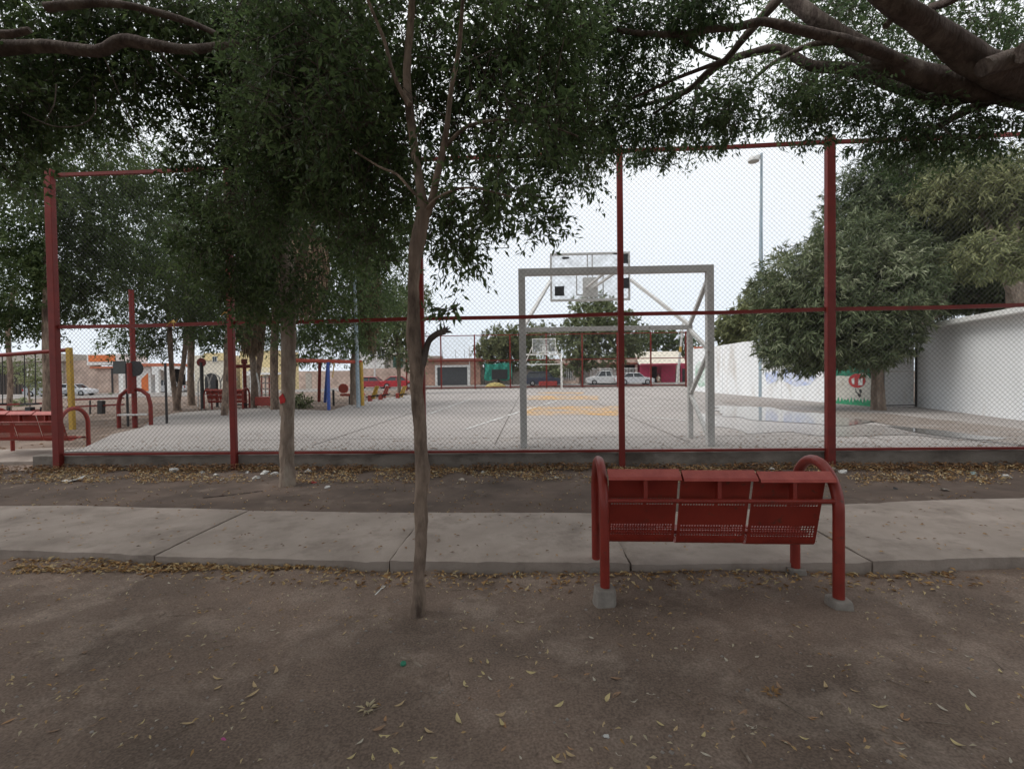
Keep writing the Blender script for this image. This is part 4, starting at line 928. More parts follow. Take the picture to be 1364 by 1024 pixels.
for q in (a, b): MB().beam(q+ng*.03+Vector((0, 0, CZ)), q+ng*.03+Vector((0, 0, 2.42)), .05).build('gate_post', M_black, gt)
# building
dB = (BC2-BC); dB.z = 0; dB.normalize(); nB = Vector((dB.y, -dB.x, 0))
if nB.x < 0: nB = -nB
bld = thing('white_building', 'low white building with a flat overhanging roof slab at the right edge', 'building', (BC.x, BC.y, CZ))
LB = 9.5; Hb = 2.70
p = [BC, BC+dB*LB, BC+dB*LB+nB*6, BC+nB*6]
mb = MB(); mb.add([Vector((q.x, q.y, z)) for z in (CZ-.3, Hb) for q in p], [(0, 1, 2, 3), (4, 5, 6, 7)]+[(i, (i+1) % 4, (i+1) % 4+4, i+4) for i in range(4)]); mb.build('wall', M_wall, bld)
q = [BC-nB*.32-dB*.30, BC+dB*(LB+.3)-nB*.32, BC+dB*(LB+.3)+nB*6.3, BC-dB*.3+nB*6.3]
mb = MB(); mb.add([Vector((v.x, v.y, z)) for z in (Hb+.003, Hb+.13) for v in q], [(0, 1, 2, 3), (4, 5, 6, 7)]+[(i, (i+1) % 4, (i+1) % 4+4, i+4) for i in range(4)]); mb.build('roof_slab', M_white, bld, bevel=.012)
MB().tube([BC-nB*.05-dB*.5+Vector((0, 0, 2.42)), BC+dB*1.9-nB*.05+Vector((0, 0, 2.5)), BC+dB*1.95-nB*.05+Vector((0, 0, 2.62))], .022, 8).build('conduit', M_grey, bld)

# lamp pole
q = at_z(1014, 528.5, CZ); t = thing('lamp_pole', 'tall pale blue pole with one lamp head in front of the white wall', 'lamp post', (q.x, q.y, CZ), 0, 'court lamp poles')
top = at_Y(1014.5, 204, q.y)
MB().tube([(q.x, q.y, CZ), (q.x, q.y, 4), (q.x+.01, q.y, 8), (top.x, q.y, top.z)], [.115, .105, .075, .05], 12).build('pole', M_polebl, t, smooth=True)
MB().tube([(top.x, q.y, top.z-.25), (top.x-.25, q.y, top.z-.22)], .035, 8).build('arm', M_grey, t, smooth=True)
MB().lathe([(.04, .14), (.16, .10), (.24, .0), (.25, -.10), (.22, -.13)], 16, (top.x-.42, q.y-.1, top.z-.32)).build('lamp_head', M_grey, t, smooth=True)
MB().lathe([(.02, .0), (.07, .01), (.07, .16), (.02, .17)], 10, (top.x-.13, q.y, top.z-.25)).build('sensor', M_grey, t)
# second lamp pole by the palm
q = ground(477, 545); t = thing('lamp_pole', 'slim blue grey pole standing beside the palm trunk', 'lamp post', (q.x, q.y, gzf(q.x, q.y)), 0, 'court lamp poles')
a = at_Y(478, 545, q.y); b = at_Y(471, 330, q.y)
MB().tube([(a.x, q.y, a.z-.2), (b.x, q.y, b.z)], [.085, .06], 10).build('pole', M_polebl, t, smooth=True)
MB().tube([(b.x, q.y, b.z-.05), (b.x-.5, q.y, b.z+.1)], .03, 8).build('arm', M_grey, t)
MB().lathe([(.03, .1), (.15, .03), (.16, -.06)], 12, (b.x-.6, q.y, b.z+.05)).build('lamp_head', M_grey, t, smooth=True)

# ================================================================== FAR TREES BEHIND THE COURT
def far_tree(label, X, Y, z0, trunk_h, blobs, m, L, seed, tb=.5, tw=.18):
    t = thing('street_tree', label, 'tree', (X, Y, z0), 0, 'trees along the far street')
    mb = MB(); P, R_ = spline([(X, Y, z0-.1), (X+.05, Y, z0+trunk_h*.5), (X-.05, Y, z0+trunk_h)], [tw, tw*.75, tw*.65], .3); mb.tube(P, R_, 10, .1)
    for dx in (-1.2, .2, 1.3): mb.tube([(X, Y, z0+trunk_h*.85), (X+dx*.5, Y, z0+trunk_h+.7), (X+dx, Y+dx*.3, z0+trunk_h+1.6)], [tw*.5, tw*.35, tw*.2], 7)
    mb.build('trunk', M_barkd, t, smooth=True)
    crown([blob(*b[:6], int(b[6]*1.7)) for b in blobs], t, m, L, L*.36, 9, L*.9, .15, whorl=True, seed=seed, twigs=False, tb=tb, gap=.22, gs=.5); return t
q = at_Y(775, 516, 47.5)
far_tree('rounded leafy tree behind the backboard in front of the peach house', q.x, q.y, gzf(q.x, q.y), 2.2,
         [(795, 430, 47.5, 44, 26, 2.4, 380), (770, 455, 47.5, 28, 26, 2.0, 230), (830, 440, 47.5, 26, 24, 2.0, 190), (800, 470, 47.5, 40, 18, 2, 240), (790, 405, 47.5, 30, 12, 1.6, 110), (845, 460, 47.5, 14, 14, 1.2, 50), (772, 488, 47.5, 14, 8, 1, 40)], L_far, .34, 41, .42)
q = at_Y(672, 514, 50)
far_tree('round olive treetop beyond the far fence, left of the goal', q.x-1, 63.5, gzf(q.x, 60), 3.0,
         [(675, 458, 64, 38, 24, 3.0, 420), (650, 470, 64, 18, 18, 2.4, 150), (705, 455, 64, 24, 22, 2.5, 220), (725, 450, 66, 30, 18, 2.5, 200), (690, 480, 64, 22, 12, 2, 110)], L_olive, .42, 42, .40)
q = at_Y(728, 512, 60)
far_tree('small green tree behind the far goal', q.x+.8, 60.0, gzf(q.x, 60), 1.6, [(735, 495, 60, 16, 11, 1.6, 110), (722, 485, 60, 14, 12, 1.5, 80)], L_far, .34, 43, .5)
far_tree('dark spreading tree above the magenta house roof', 18.5, 72, .1, 3.4, [(870, 452, 72, 34, 16, 3, 260), (905, 458, 72, 22, 14, 2.6, 130), (840, 465, 72, 20, 12, 2.5, 100), (815, 480, 70, 34, 7, 2.4, 110)], L_dark, .44, 44, .62)

# ================================================================== HOUSES ALONG THE FAR STREET
def paint_m(n, c, rough=.85, c3=None): return mat(n, c, tuple(x*.86 for x in c), .8, rough, .15, 12, c3=c3 or tuple(x*.65 for x in c), s3=.6, t3=(.62, .9))
def hx(px, Y): return at_Y(px, 505, Y).x
def hz(px, py, Y): return at_Y(px, py, Y).z
def hb(t, name, x0, x1, y0, y1, m, Y, dpt=.1, bev=0):
    """box facing the street: x0..x1, y0 (top)..y1 (bottom) measured on the front plane Y, going back by dpt"""
    xm = (x0+x1)/2; return MB().box(hx(x0, Y), hx(x1, Y), Y, Y+dpt, hz(xm, y1, Y), hz(xm, y0, Y)).build(name, m, t, bevel=bev)
def house(name, label, cat, px, Y): 
    X = hx(px, Y); return thing(name, label, cat, (X, Y, gzf(X, Y)))
def window(t, x0, x1, y0, y1, Y, mf=None, mull=1):
    f = hb(t, 'window', x0, x1, y0, y1, mf or M_white, Y-.03, .029)
    e = .45
    g = MB(); xm = (x0+x1)/2
    X0, X1, Z0, Z1 = hx(x0+e, Y), hx(x1-e, Y), hz(xm, y1-e, Y), hz(xm, y0+e, Y); w = (X1-X0)/(mull+1)
    for k in range(mull+1): g.box(X0+k*w+.02, X0+(k+1)*w-.02, Y-.045, Y-.031, Z0, Z1)
    g.build('pane', M_glassd, f)
    return f
M_peach = paint_m('peach plaster', (.62, .46, .38)); M_mag = paint_m('magenta plaster', (.52, .06, .13)); M_cream = paint_m('cream plaster', (.72, .66, .55))
M_yellow = paint_m('pale yellow plaster', (.74, .60, .33)); M_tan = paint_m('grey tan plaster', (.42, .38, .33)); M_whp = paint_m('white plaster', (.78, .77, .75))
M_orp = paint_m('orange plaster', (.72, .20, .07)); M_tile = mat('terracotta tile', (.52, .17, .09), (.38, .12, .07), 6, .85, .4, 14)
M_brick = None
def brickmat(n, c1, c2, mo, sc=1):
    m = bpy.data.materials.new(n); m.use_nodes = True; N = m.node_tree.nodes; L = m.node_tree.links; p = N['Principled BSDF']; p.inputs['Roughness'].default_value = .9
    b = N.new('ShaderNodeTexBrick'); b.inputs['Color1'].default_value = hexmix(c1); b.inputs['Color2'].default_value = hexmix(c2); b.inputs['Mortar'].default_value = hexmix(mo)
    b.inputs['Scale'].default_value = 1; b.inputs['Brick Width'].default_value = .28*sc; b.inputs['Row Height'].default_value = .09*sc; b.inputs['Mortar Size'].default_value = .012*sc
    co = N.new('ShaderNodeTexCoord'); mp = N.new('ShaderNodeMapping'); mp.inputs['Rotation'].default_value = (PI/2, 0, 0); L.new(co.outputs['Object'], mp.inputs[0]); L.new(mp.outputs[0], b.inputs[0])
    n_ = N.new('ShaderNodeTexNoise'); n_.inputs['Scale'].default_value = .9; n_.inputs['Detail'].default_value = 7; L.new(co.outputs['Object'], n_.inputs[0])
    q = N.new('ShaderNodeMapRange'); q.inputs[1].default_value = .3; q.inputs[2].default_value = .7; q.inputs[3].default_value = .7; q.inputs[4].default_value = 1.25; L.new(n_.outputs[0], q.inputs[0])
    v = N.new('ShaderNodeVectorMath'); v.operation = 'SCALE'; L.new(b.outputs[0], v.inputs[0]); L.new(q.outputs[0], v.inputs['Scale']); L.new(v.outputs[0], p.inputs['Base Color']); return m
M_brick = brickmat('red brick', (.42, .22, .15), (.34, .17, .12), (.40, .33, .28)); M_brick2 = brickmat('pale brick', (.50, .36, .29), (.43, .30, .24), (.50, .43, .38))
YH = 62.6
# magenta house
h = house('house', 'magenta house front with cream sloping roof and open shop doorway', 'house', 885, YH)
hb(h, 'wall', 853, 866, 484, 513, M_mag, YH, 5); hb(h, 'wall', 881, 899, 484, 513, M_mag, YH+.6, 4.4); hb(h, 'wall', 866.1, 880.9, 484, 488, M_mag, YH, .2); hb(h, 'recess', 866, 881, 488, 513, M_dark, YH+2.5, .2)
hb(h, 'wall', 907, 921, 484, 513, M_mag, YH+.6, 4); hb(h, 'doorway', 909, 913, 491, 513, M_dark, YH+.55, .04)
hb(h, 'column', 901.5, 905.5, 486, 514, M_cream, YH-1.6, .3)
hb(h, 'column', 866, 868, 486, 514, M_mag, YH-1.6, .3)
mb = MB(); z0 = hz(885, 484.5, YH-1.9); z1 = hz(885, 468, YH+2.5)
mb.add([(hx(852, YH-1.9), YH-1.9, z0), (hx(916, YH-1.9), YH-1.9, z0), (hx(905, YH+2), YH+2.5, z1), (hx(846, YH+2), YH+2.5, z1), (hx(852, YH-1.9), YH-1.9, z0-.12), (hx(916, YH-1.9), YH-1.9, z0-.12), (hx(905, YH+2), YH+2.5, z1-.15), (hx(846, YH+2), YH+2.5, z1-.15)],
       [(0, 1, 2, 3), (4, 5, 6, 7), (0, 1, 5, 4), (1, 2, 6, 5), (2, 3, 7, 6), (3, 0, 4, 7)]); mb.build('roof', M_cream, h)
hb(h, 'roof_edge', 853, 916, 484, 485.6, M_mag, YH-1.95, .06)
hb(h, 'step', 864, 906, 512.5, 516, M_peach, YH-1.8, 1.7)
for x in (874, 876.5, 879): hb(h, 'window_bar', x, x+.4, 489, 508, M_black, YH+.5, .05)
# peach house
h = house('house', 'peach single storey house with columns behind the white iron fence', 'house', 800, YH)
hb(h, 'wall', 727, 849, 484, 516, M_peach, YH+3.0, 5); hb(h, 'parapet', 726, 850, 477.5, 483.8, M_peach, YH+.2, 6)
hb(h, 'cornice', 726, 850, 483.9, 485.3, mat('brick red trim', (.42, .15, .10), None, 5), YH+.15, .3)
for x in (727, 745, 765.5, 798, 823, 847): hb(h, 'column', x, x+2.2, 485.4, 517, M_peach, YH+.25, .3)
hb(h, 'recess', 828, 846, 486, 496, M_dark, YH+2.95, .04); hb(h, 'door', 776, 784, 490, 516, M_white, YH+2.9, .08); window(h, 751, 762, 492, 504, YH+2.96); window(h, 803, 815, 492, 503, YH+2.96)
for i, x in enumerate((800, 806, 812, 819)): hb(h, 'parapet_ornament', x, x+2.4, 474.5-(i % 2), 477.4, M_peach, YH+.2, .3)
# white iron fence before it
h = house('iron_fence', 'white iron bar fence on a low wall before the peach house', 'fence', 800, YH-.3)
hb(h, 'base_wall', 785, 850, 511, 517, M_peach, YH-.35, .2)
for x in np.arange(786, 850, 2.0): hb(h, 'bar', x, x+.55, 489.5, 510.9, M_white, YH-.3, .05)
for y in (490.8, 500, 509): hb(h, 'fence_rail', 785.5, 849.5, y, y+.7, M_white, YH-.36, .04)
h = house('iron_fence', 'low barred fence with brick piers left of the white iron fence', 'fence', 745, YH-.3)
hb(h, 'base_wall', 740, 770, 507, 517, M_brick2, YH-.35, .2)
for x in np.arange(741, 769, 2.3): hb(h, 'bar', x, x+.6, 489, 506.9, M_white, YH-.3, .05)
for x in (739, 768): hb(h, 'pier', x, x+3, 488, 517, M_brick2, YH-.4, .35)
# garage house
h = house('house', 'low brick house with a wide dark grey garage door in a white surround', 'house', 604, YH)
hb(h, 'wall', 562, 579.5, 480, 517, M_brick, YH, 6); hb(h, 'wall', 626.5, 640, 480, 517, M_brick, YH, 6); hb(h, 'lintel', 579.6, 626.4, 480, 486, M_brick, YH, 1)
hb(h, 'garage_door', 582.5, 622.5, 489, 517, mat('charcoal door', (.07, .075, .08), (.055, .06, .065), 3, .6), YH+.15, .1)
hb(h, 'door_surround', 579.7, 582.4, 486.2, 517, M_white, YH-.06, .4); hb(h, 'door_surround', 622.6, 626, 486.2, 517, M_white, YH-.06, .4); hb(h, 'door_surround', 582.5, 622.5, 486.2, 488.9, M_white, YH-.06, .4)
hb(h, 'roof', 560, 642, 477.5, 479.9, mat('dull red roof edge', (.30, .12, .09), None, 3), YH-.6, 7)
hb(h, 'downpipe', 625, 626.2, 462, 486, M_white, YH-.1, .1)
for x in (590, 607, 619): hb(h, 'rebar', x, x+.4, 466, 477.4, M_black, YH+1, .03)
hb(h, 'tank_base', 566, 588, 474, 477.4, M_tan, YH+2, 2)
# green tarp shed
h = house('tarp_shelter', 'green shade cloth hung on poles beside the garage house', 'shelter', 662, YH-1)
mb = MB(); n = 12
for i in range(n+1):
    for j in range(6):
        px = 645+37*i/n; py = 484+22*j/5+1.2*math.sin(i*.9)*(j == 5)+.8*math.sin(i*.52)*(j == 0); q = at_Y(px, py, YH-1+.12*math.sin(i*1.7+j)); mb.v.append(tuple(q))
for i in range(n):
    for j in range(5): a = i*6+j; mb.f.append((a, a+6, a+7, a+1))
o = mb.build('tarp', mat('green shade cloth', (.04, .30, .22), (.03, .22, .17), 2, .85), h, fix=False); o.modifiers.new('thickness', 'SOLIDIFY').thickness = .02
hb(h, 'back_wall', 640, 727, 490, 516, M_tan, YH+1.0, .3)
hb(h, 'opening', 655, 676, 492, 505, M_dark, YH-1.4, .1)
for x in (645, 682): hb(h, 'pole', x, x+.8, 483, 517, M_black, YH-1.05, .08)
h = house('gravel_heap', 'small straw yellow heap beside the kerb below the green cloth', 'heap', 660, 56)
c = at_Y(660, 517, 55); mb = MB()
for j in range(7):
    for k in range(20):
        a = 2*PI*k/20; r = 1.0*math.cos(j/6.4*PI/2)*(1+.18*noise.noise(Vector((math.cos(a)*2, math.sin(a)*2, j*.4)))); mb.v.append((c.x+r*1.15*math.cos(a), 55+r*.7*math.sin(a), gzf(c.x, 55)-.05+.62*math.sin(j/6*PI/2)*(1+.15*noise.noise(Vector((a, j, 2))))))
for j in range(6):
    for k in range(20): a = j*20+k; b = j*20+(k+1) % 20; mb.f.append((a, b, b+20, a+20))
mb.f.append(tuple(range(120, 140))); mb.build('heap_body', mat('straw yellow', (.45, .36, .14), (.32, .25, .09), 9, .95, .6, 20), h, smooth=True)
# brick wall and white upstairs room
h = house('brick_wall', 'long pale brick wall behind the parked red cars', 'wall', 500, YH); hb(h, 'wall_body', 470, 562, 490.5, 520, M_brick2, YH, .3); hb(h, 'wall_body', 398, 469.8, 494, 523, M_brick2, YH, .3)
hb(h, 'gate', 407, 415, 497, 523, M_tan, YH-.06, .05)
h = house('house', 'white upstairs room with two dark windows above the brick wall', 'house', 497, YH+4)
hb(h, 'wall', 474, 512.5, 459, 520, M_whp, YH+4, 5); hb(h, 'roof', 472, 517, 455.8, 458.9, M_whp, YH+3.6, 6)
window(h, 493.5, 500, 462, 478, YH+4, mull=0); window(h, 504.5, 513, 464, 478, YH+4, mull=1)
hb(h, 'sill', 493, 501, 478.3, 479.3, M_whp, YH+3.8, .2)
h = house('house', 'tan house with a dark green shutter right of the white upstairs room', 'house', 534, YH+3); hb(h, 'wall', 518, 562, 472, 518, M_tan, YH+3, 5); hb(h, 'shutter', 524, 537, 475, 489, mat('dark green shutter', (.06, .13, .11), None, 3), YH+2.93, .06); hb(h, 'roof', 516, 563, 470.6, 471.9, M_cream, YH+2.7, 6)
# yellow and cream houses
h = house('house', 'pale yellow two storey house glimpsed between the trunks', 'house', 350, YH+2)
hb(h, 'wall', 320, 372, 467, 528, M_yellow, YH+2, 6); hb(h, 'ground_floor', 323, 342, 494, 526, M_whp, YH+1.7, .29); hb(h, 'door', 328, 332, 500, 524, M_tan, YH+1.6, .09); window(h, 334, 340, 500, 510, YH+1.7); hb(h, 'balcony', 345, 371, 496, 499, M_whp, YH+1.0, 1); 
for x in np.arange(346, 371, 1.8): hb(h, 'baluster', x, x+.5, 489, 495.9, M_whp, YH+1.05, .06)
hb(h, 'gate', 347, 368, 501, 527, M_peach, YH+1.7, .1)
h = house('house', 'cream house with an arched doorway and a small upper window', 'house', 284, YH+1)
hb(h, 'wall', 259, 304, 473, 533, M_cream, YH+1, 6); hb(h, 'parapet', 272, 304.2, 470, 480, M_yellow, YH+.85, 1); window(h, 283.5, 290, 474.5, 482, YH+.85, mull=1)
mb = MB(); cxp, yb, yt, r = 281, 531, 505, 8.2
pts = [(cxp-r, yb), (cxp-r, yt)]+[(cxp-r*math.cos(a), yt-8*math.sin(a)) for a in np.linspace(.2, PI-.2, 9)]+[(cxp+r, yt), (cxp+r, yb)]
mb.prism([(hx(a, YH+.95), hz(cxp, b, YH+.95)) for a, b in pts], YH+.93, YH+.99).build('arched_doorway', M_dark, h)
hb(h, 'step', 262, 300, 531, 535, M_whp, YH+.2, .7)
# orange and white house with car port
YO = 60.9
h = house('house', 'orange and white house with arched car port and terracotta roof edge', 'house', 185, YH)
hb(h, 'wall', 158, 201, 488, 534, M_whp, YH, 6); hb(h, 'roof', 160, 222, 484, 487.9, M_tile, YH-.9, 7)
for x0, x1 in ((166, 174.5), (188.5, 197.5)):
    mb = MB(); pts = [(x0, 521), (x1, 521), (x1, 497)]+([(x0, 505), ] if x0 > 180 else [(x0, 493)]); mb.prism([(hx(a, YH), hz(180, b, YH)) for a, b in pts], YH-.05, YH-.002).build('orange_panel', M_orp, h)
hb(h, 'door', 176, 181, 496, 521, M_whp, YH-.06, .05)
for x in (159.5, 206.5, 221): hb(h, 'column', x, x+4.5, 488, 529, M_whp, YH-1.2, .4)
mb = MB(); pts = [(202, 488), (246, 488), (246, 499)]+[(234+11*math.cos(a), 499-8*math.sin(a)) for a in np.linspace(.1, PI-.1, 7)]+[(221, 499)]+[(214+6*math.cos(a), 499-7*math.sin(a)) for a in np.linspace(.1, PI-.1, 7)]+[(202, 499)]
mb.prism([(hx(a, YH-1.2), hz(215, b, YH-1.2)) for a, b in pts], YH-1.15, YH-.9).build('arcade', M_whp, h)
hb(h, 'car_port_back', 202, 246, 489, 531, M_dark, YH+4, .2); hb(h, 'plinth', 158, 250, 525, 530, M_whp, YH-1.6, .3)
h = house('house', 'low house front with an orange parapet band over stone cladding', 'house', 136, YH)
hb(h, 'wall', 132, 158, 489, 534, M_brick2, YH, 5); hb(h, 'parapet', 116.5, 157, 471.5, 486, M_whp, YH-.3, 5.2); hb(h, 'orange_band', 118.5, 154, 473, 481.5, M_orp, YH-.38, .07); hb(h, 'orange_band', 120, 154, 488, 490.5, M_tile, YH-.5, .4)
hb(h, 'post', 148, 150, 490, 532, M_black, YH-.5, .12)
h = house('brick_wall', 'rough tan brick wall behind the silver car at far left', 'wall', 110, YH); hb(h, 'wall_body', 84, 131.8, 480, 534, M_brick2, YH+.3, .3)
h = house('house', 'grey tan house with dark vertical bars at the left edge', 'house', 25, YH)
hb(h, 'wall', -60, 83.5, 482, 538, M_tan, YH, 6); hb(h, 'roof', -62, 84, 472, 481.9, M_tan, YH-.6, 7); hb(h, 'dark_gate', -10, 36, 488, 534, mat('brown gate', (.09, .07, .06), None, 3), YH-.1, .09)
for x in (0, 5, 10, 15, 20, 25, 30): hb(h, 'bar', x, x+.8, 486, 535, M_black, YH-.2, .06)
hb(h, 'column', 36, 40, 490, 534, M_whp, YH-.3, .3)
# cloth of far houses beyond, closing gaps
h = house('house', 'plain white gable end far behind the right wall', 'house', 930, 70); hb(h, 'wall', 920, 960, 470, 515, M_whp, 70, 6); hb(h, 'ledge', 926, 944, 461.5, 465, M_tile, 62, .4)

# utility poles
q = at_Y(903, 516, 58.6); t = thing('utility_pole', 'grey leaning street pole with a yellow band before the magenta house', 'pole', (q.x, q.y, gzf(q.x, q.y)))
a = at_Y(901, 518, 58.6); b = at_Y(910, 430, 58.6); MB().tube([a, b], [.17, .12], 10).build('shaft', M_grey, t, smooth=True)
a2 = a.lerp(b, .56); b2 = a.lerp(b, .64); MB().tube([a2, b2], [.165, .16], 10).build('yellow_band', M_yel, t, smooth=True)
q = at_Y(499, 522, 60.9); t = thing('utility_pole', 'thin grey pole in front of the white upstairs room', 'pole', (q.x, q.y, gzf(q.x, q.y)))
MB().tube([at_Y(499, 522, 60.9), at_Y(499.5, 452, 60.9)], [.13, .09], 8).build('shaft', M_grey, t, smooth=True)
# power line
mb = MB(); a = at_Y(910, 433, 58.6); b = at_Y(1100, 420, 58.6)
# ================================================================== CARS
def car(kind, label, px, py, Y, col, rz=0, L=4.4):
    p = at_Y(px, py, Y); z = gzf(p.x, Y)+.035; t = thing('parked_car', label, {'sedan': 'car', 'suv': 'car', 'pickup': 'pickup truck'}[kind], (p.x, Y, z), rz, 'cars parked along the far street')
    m = mat('car paint', col, tuple(c*.9 for c in col), 2, .3, spec=.6); w = .86
    hood = {'sedan': .92, 'suv': 1.02, 'pickup': 1.05}[kind]
    h = L/2
    body = [(-h, .42), (-h+.05, .30), (-h+.35, .22), (h-.35, .22), (h-.03, .30), (h, .5), (h-.06, hood-.22), (h-.3, hood-.12), (h-1.15, hood), (-h+.95, hood), (-h+.1, hood-.04), (-h, .7)]
    mb = MB(); n = len(body)
    rings = []
    for y, sh in ((-w, .05), (-w+.06, 0), (w-.06, 0), (w, .05)): rings.append([(x*(1-sh*.25), y, .22+(zz-.22)*(1-sh*1.1)) for x, zz in body])
    for r_ in rings: mb.v += r_
    for i in range(3): mb.f += [(i*n+k, i*n+(k+1) % n, (i+1)*n+(k+1) % n, (i+1)*n+k) for k in range(n)]
    mb.f += [tuple(range(n)), tuple(range(4*n-1, 3*n-1, -1))]
    mb.build('body', m, t, world=False, smooth=True)
    cab = {'sedan': ((-h+.55, -h+1.25), (.45, 1.05), 1.44), 'suv': ((-h+.12, -h+.5), (.6, 1.15), 1.72), 'pickup': ((-.55, -.35), (.75, 1.25), 1.74)}[kind]
    (xa, xb), (xc, xd), zt = cab
    def frus(e, z0, z1, xs0, xs1):
        y0, y1 = w-.05+e, w-.22+e; return [(xs0[0]-e, -y0, z0), (xs0[1]+e, -y0, z0), (xs0[1]+e, y0, z0), (xs0[0]-e, y0, z0), (xs1[0]-e, -y1, z1), (xs1[1]+e, -y1, z1), (xs1[1]+e, y1, z1), (xs1[0]-e, y1, z1)]
    fc = [(0, 3, 2, 1), (4, 5, 6, 7), (0, 1, 5, 4), (1, 2, 6, 5), (2, 3, 7, 6), (3, 0, 4, 7)]
    MB().add(frus(0, hood-.03, zt-.05, (xa, xd), (xb, xc)), fc).build('glasshouse', M_glassd, t, world=False)
    MB().add(frus(.012, zt-.06, zt, (xb-.04, xc+.04), (xb+.05, xc-.06)), fc).build('roof', m, t, world=False, bevel=.02)
    mid = (xb+xc)/2
    for s in (-1, 1):
        for (x0, x1) in ((xa, xb), (mid, mid), (xd, xc)): MB().beam((x0, s*(w-.045), hood-.02), (x1, s*(w-.215), zt-.04), .07, .05).build('pillar', m, t, world=False)
        MB().box(h-.2, h-.01, s*(w-.1)-.16, s*(w-.1)+.06, hood-.36, hood-.2).build('headlight', M_lamp, t, world=False)
        MB().box(-h-.01, -h+.14, s*(w-.1)-.12, s*(w-.1)+.06, hood-.34, hood-.12).build('tail_light', M_tail, t, world=False)
        for x in (-h+.85, h-.85):
            Mx = Matrix.Translation((x, s*(w-.07), .32)) @ Matrix.Rotation(PI/2, 4, 'X')
            wh = MB().lathe([(.20, -.1), (.31, -.1), (.325, -.05), (.325, .05), (.31, .1), (.20, .1)], 18, M=Mx).build('wheel', M_rubber, t, world=False, smooth=True)
            MB().lathe([(.05, -.12), (.19, -.105), (.19, .105), (.05, .12)], 12, M=Mx).build('rim', M_rim, wh, world=False)
    if kind == 'pickup': MB().box(-h+.12, -.62, -w+.1, w-.1, hood-.01, hood+.02).build('bed_liner', M_dark, t, world=False)
    return t
car('sedan', 'silver sedan parked before the peach house, right of the middle fence post', 845, 517, 58.2, (.62, .63, .65))
car('pickup', 'white pickup truck parked behind the middle fence post', 808, 516, 60.0, (.70, .70, .70), PI, 5.0)
car('suv', 'dark blue car parked behind the far goal', 724, 516, 58.6, (.05, .06, .09))
car('sedan', 'dark red sedan half hidden by the yellow swing leg', 497, 522, 58.6, (.33, .03, .04), 0, 4.5)
car('sedan', 'brighter red sedan nose to the thin tree trunk', 531, 521, 57.0, (.45, .03, .04), .15, 4.2)
car('sedan', 'silver sedan parked at far left near the yellow swing post', 99, 530, 58.5, (.60, .61, .63), .1)
car('pickup', 'white van like pickup in the orange house car port', 226, 530, YH+1.5, (.66, .67, .69), PI, 5.0)
car('suv', 'dark silver car seen between the swing ropes at far left', 66, 533, 57, (.35, .36, .38), .1)
h = house('cargo_box', 'faded red box standing in front of the dark blue car', 'box', 728, 56.5)
x0, x1 = hx(718, 56.2), hx(742, 56.2); z0 = gzf(h.location.x, 56.2)
MB().box(x0, x1, 56.2, 56.9, z0+.12, hz(728, 508, 56.2)).build('box_body', mat('faded red sheet', (.48, .07, .06), None, 3, .6), h, bevel=.02)
for x in (x0+.1, x1-.2): MB().box(x, x+.1, 56.25, 56.85, z0+.0, z0+.12).build('foot', M_black, h)
for z in (.35, .6): MB().box(x0+.05, x1-.05, 56.185, 56.2, z0+z, z0+z+.03).build('rib', mat('dark red rib', (.3, .04, .04)), h)

# ================================================================== SEATED PERSON
q = at_Y(877, 513.5, YH-.9); gzv = hz(877, 513, YH-1)
def skin_body(name, joints, edges, m, parent, off):
    me = bpy.data.meshes.new(name); me.from_pydata([Vector(j[0])+Vector(off)-parent.location for j in joints], edges, []); o = bpy.data.objects.new(name, me); COL.objects.link(o); o.parent = parent
    md = o.modifiers.new('skin', 'SKIN')
    for i, j in enumerate(joints): me.skin_vertices[0].data[i].radius = (j[1], j[1])
    me.skin_vertices[0].data[0].use_root = True; s = o.modifiers.new('sub', 'SUBSURF'); s.levels = 1; s.render_levels = 1; me.materials.append(m); return o
t = thing('person', 'person in a light shirt sitting in the magenta house doorway', 'person', (q.x, q.y, gzv))
J = [((0, 0, .5), .16), ((0, .02, .75), .15), ((0, .03, 1.0), .17), ((0, 0, 1.14), .07), ((.19, 0, 1.02), .07), ((.27, -.1, .8), .05), ((.2, -.3, .68), .04), ((-.19, 0, 1.02), .07), ((-.27, -.1, .8), .05), ((-.2, -.3, .68), .04),
     ((.1, -.05, .48), .1), ((.13, -.42, .48), .08), ((.13, -.44, .1), .05), ((.13, -.56, .04), .045), ((-.1, -.05, .48), .1), ((-.13, -.42, .48), .08), ((-.13, -.44, .1), .05), ((-.13, -.56, .04), .045), ((0, -.01, 1.22), .075), ((0, -.02, 1.36), .10)]
E_ = [(0, 1), (1, 2), (2, 3), (2, 4), (4, 5), (5, 6), (2, 7), (7, 8), (8, 9), (0, 10), (10, 11), (11, 12), (12, 13), (0, 14), (14, 15), (15, 16), (16, 17), (3, 18), (18, 19)]
skin_body('body', J, E_, mat('skin', (.35, .2, .14), None, 5, .6), t, (q.x, q.y, gzv))
MB().lathe([(.15, .46), (.175, .6), (.17, .8), (.20, 1.0), (.14, 1.1), (.06, 1.13)], 14, (q.x, q.y+.02, gzv)).build('shirt', mat('light shirt', (.66, .58, .48), None, 5), t, smooth=True)
MB().lathe([(.06, 1.47), (.115, 1.44), (.125, 1.36), (.10, 1.30)], 12, (q.x, q.y+.03, gzv)).build('hair', M_dark, t, smooth=True)
t = thing('chair', 'plain dark chair under the seated person', 'chair', (q.x, q.y+.05, gzv))
MB().box(q.x-.24, q.x+.24, q.y-.25, q.y+.25, gzv+.36, gzv+.40).build('seat', M_black, t); MB().box(q.x-.24, q.x+.24, q.y+.25, q.y+.28, gzv+.4, gzv+.9).build('backrest', M_black, t)
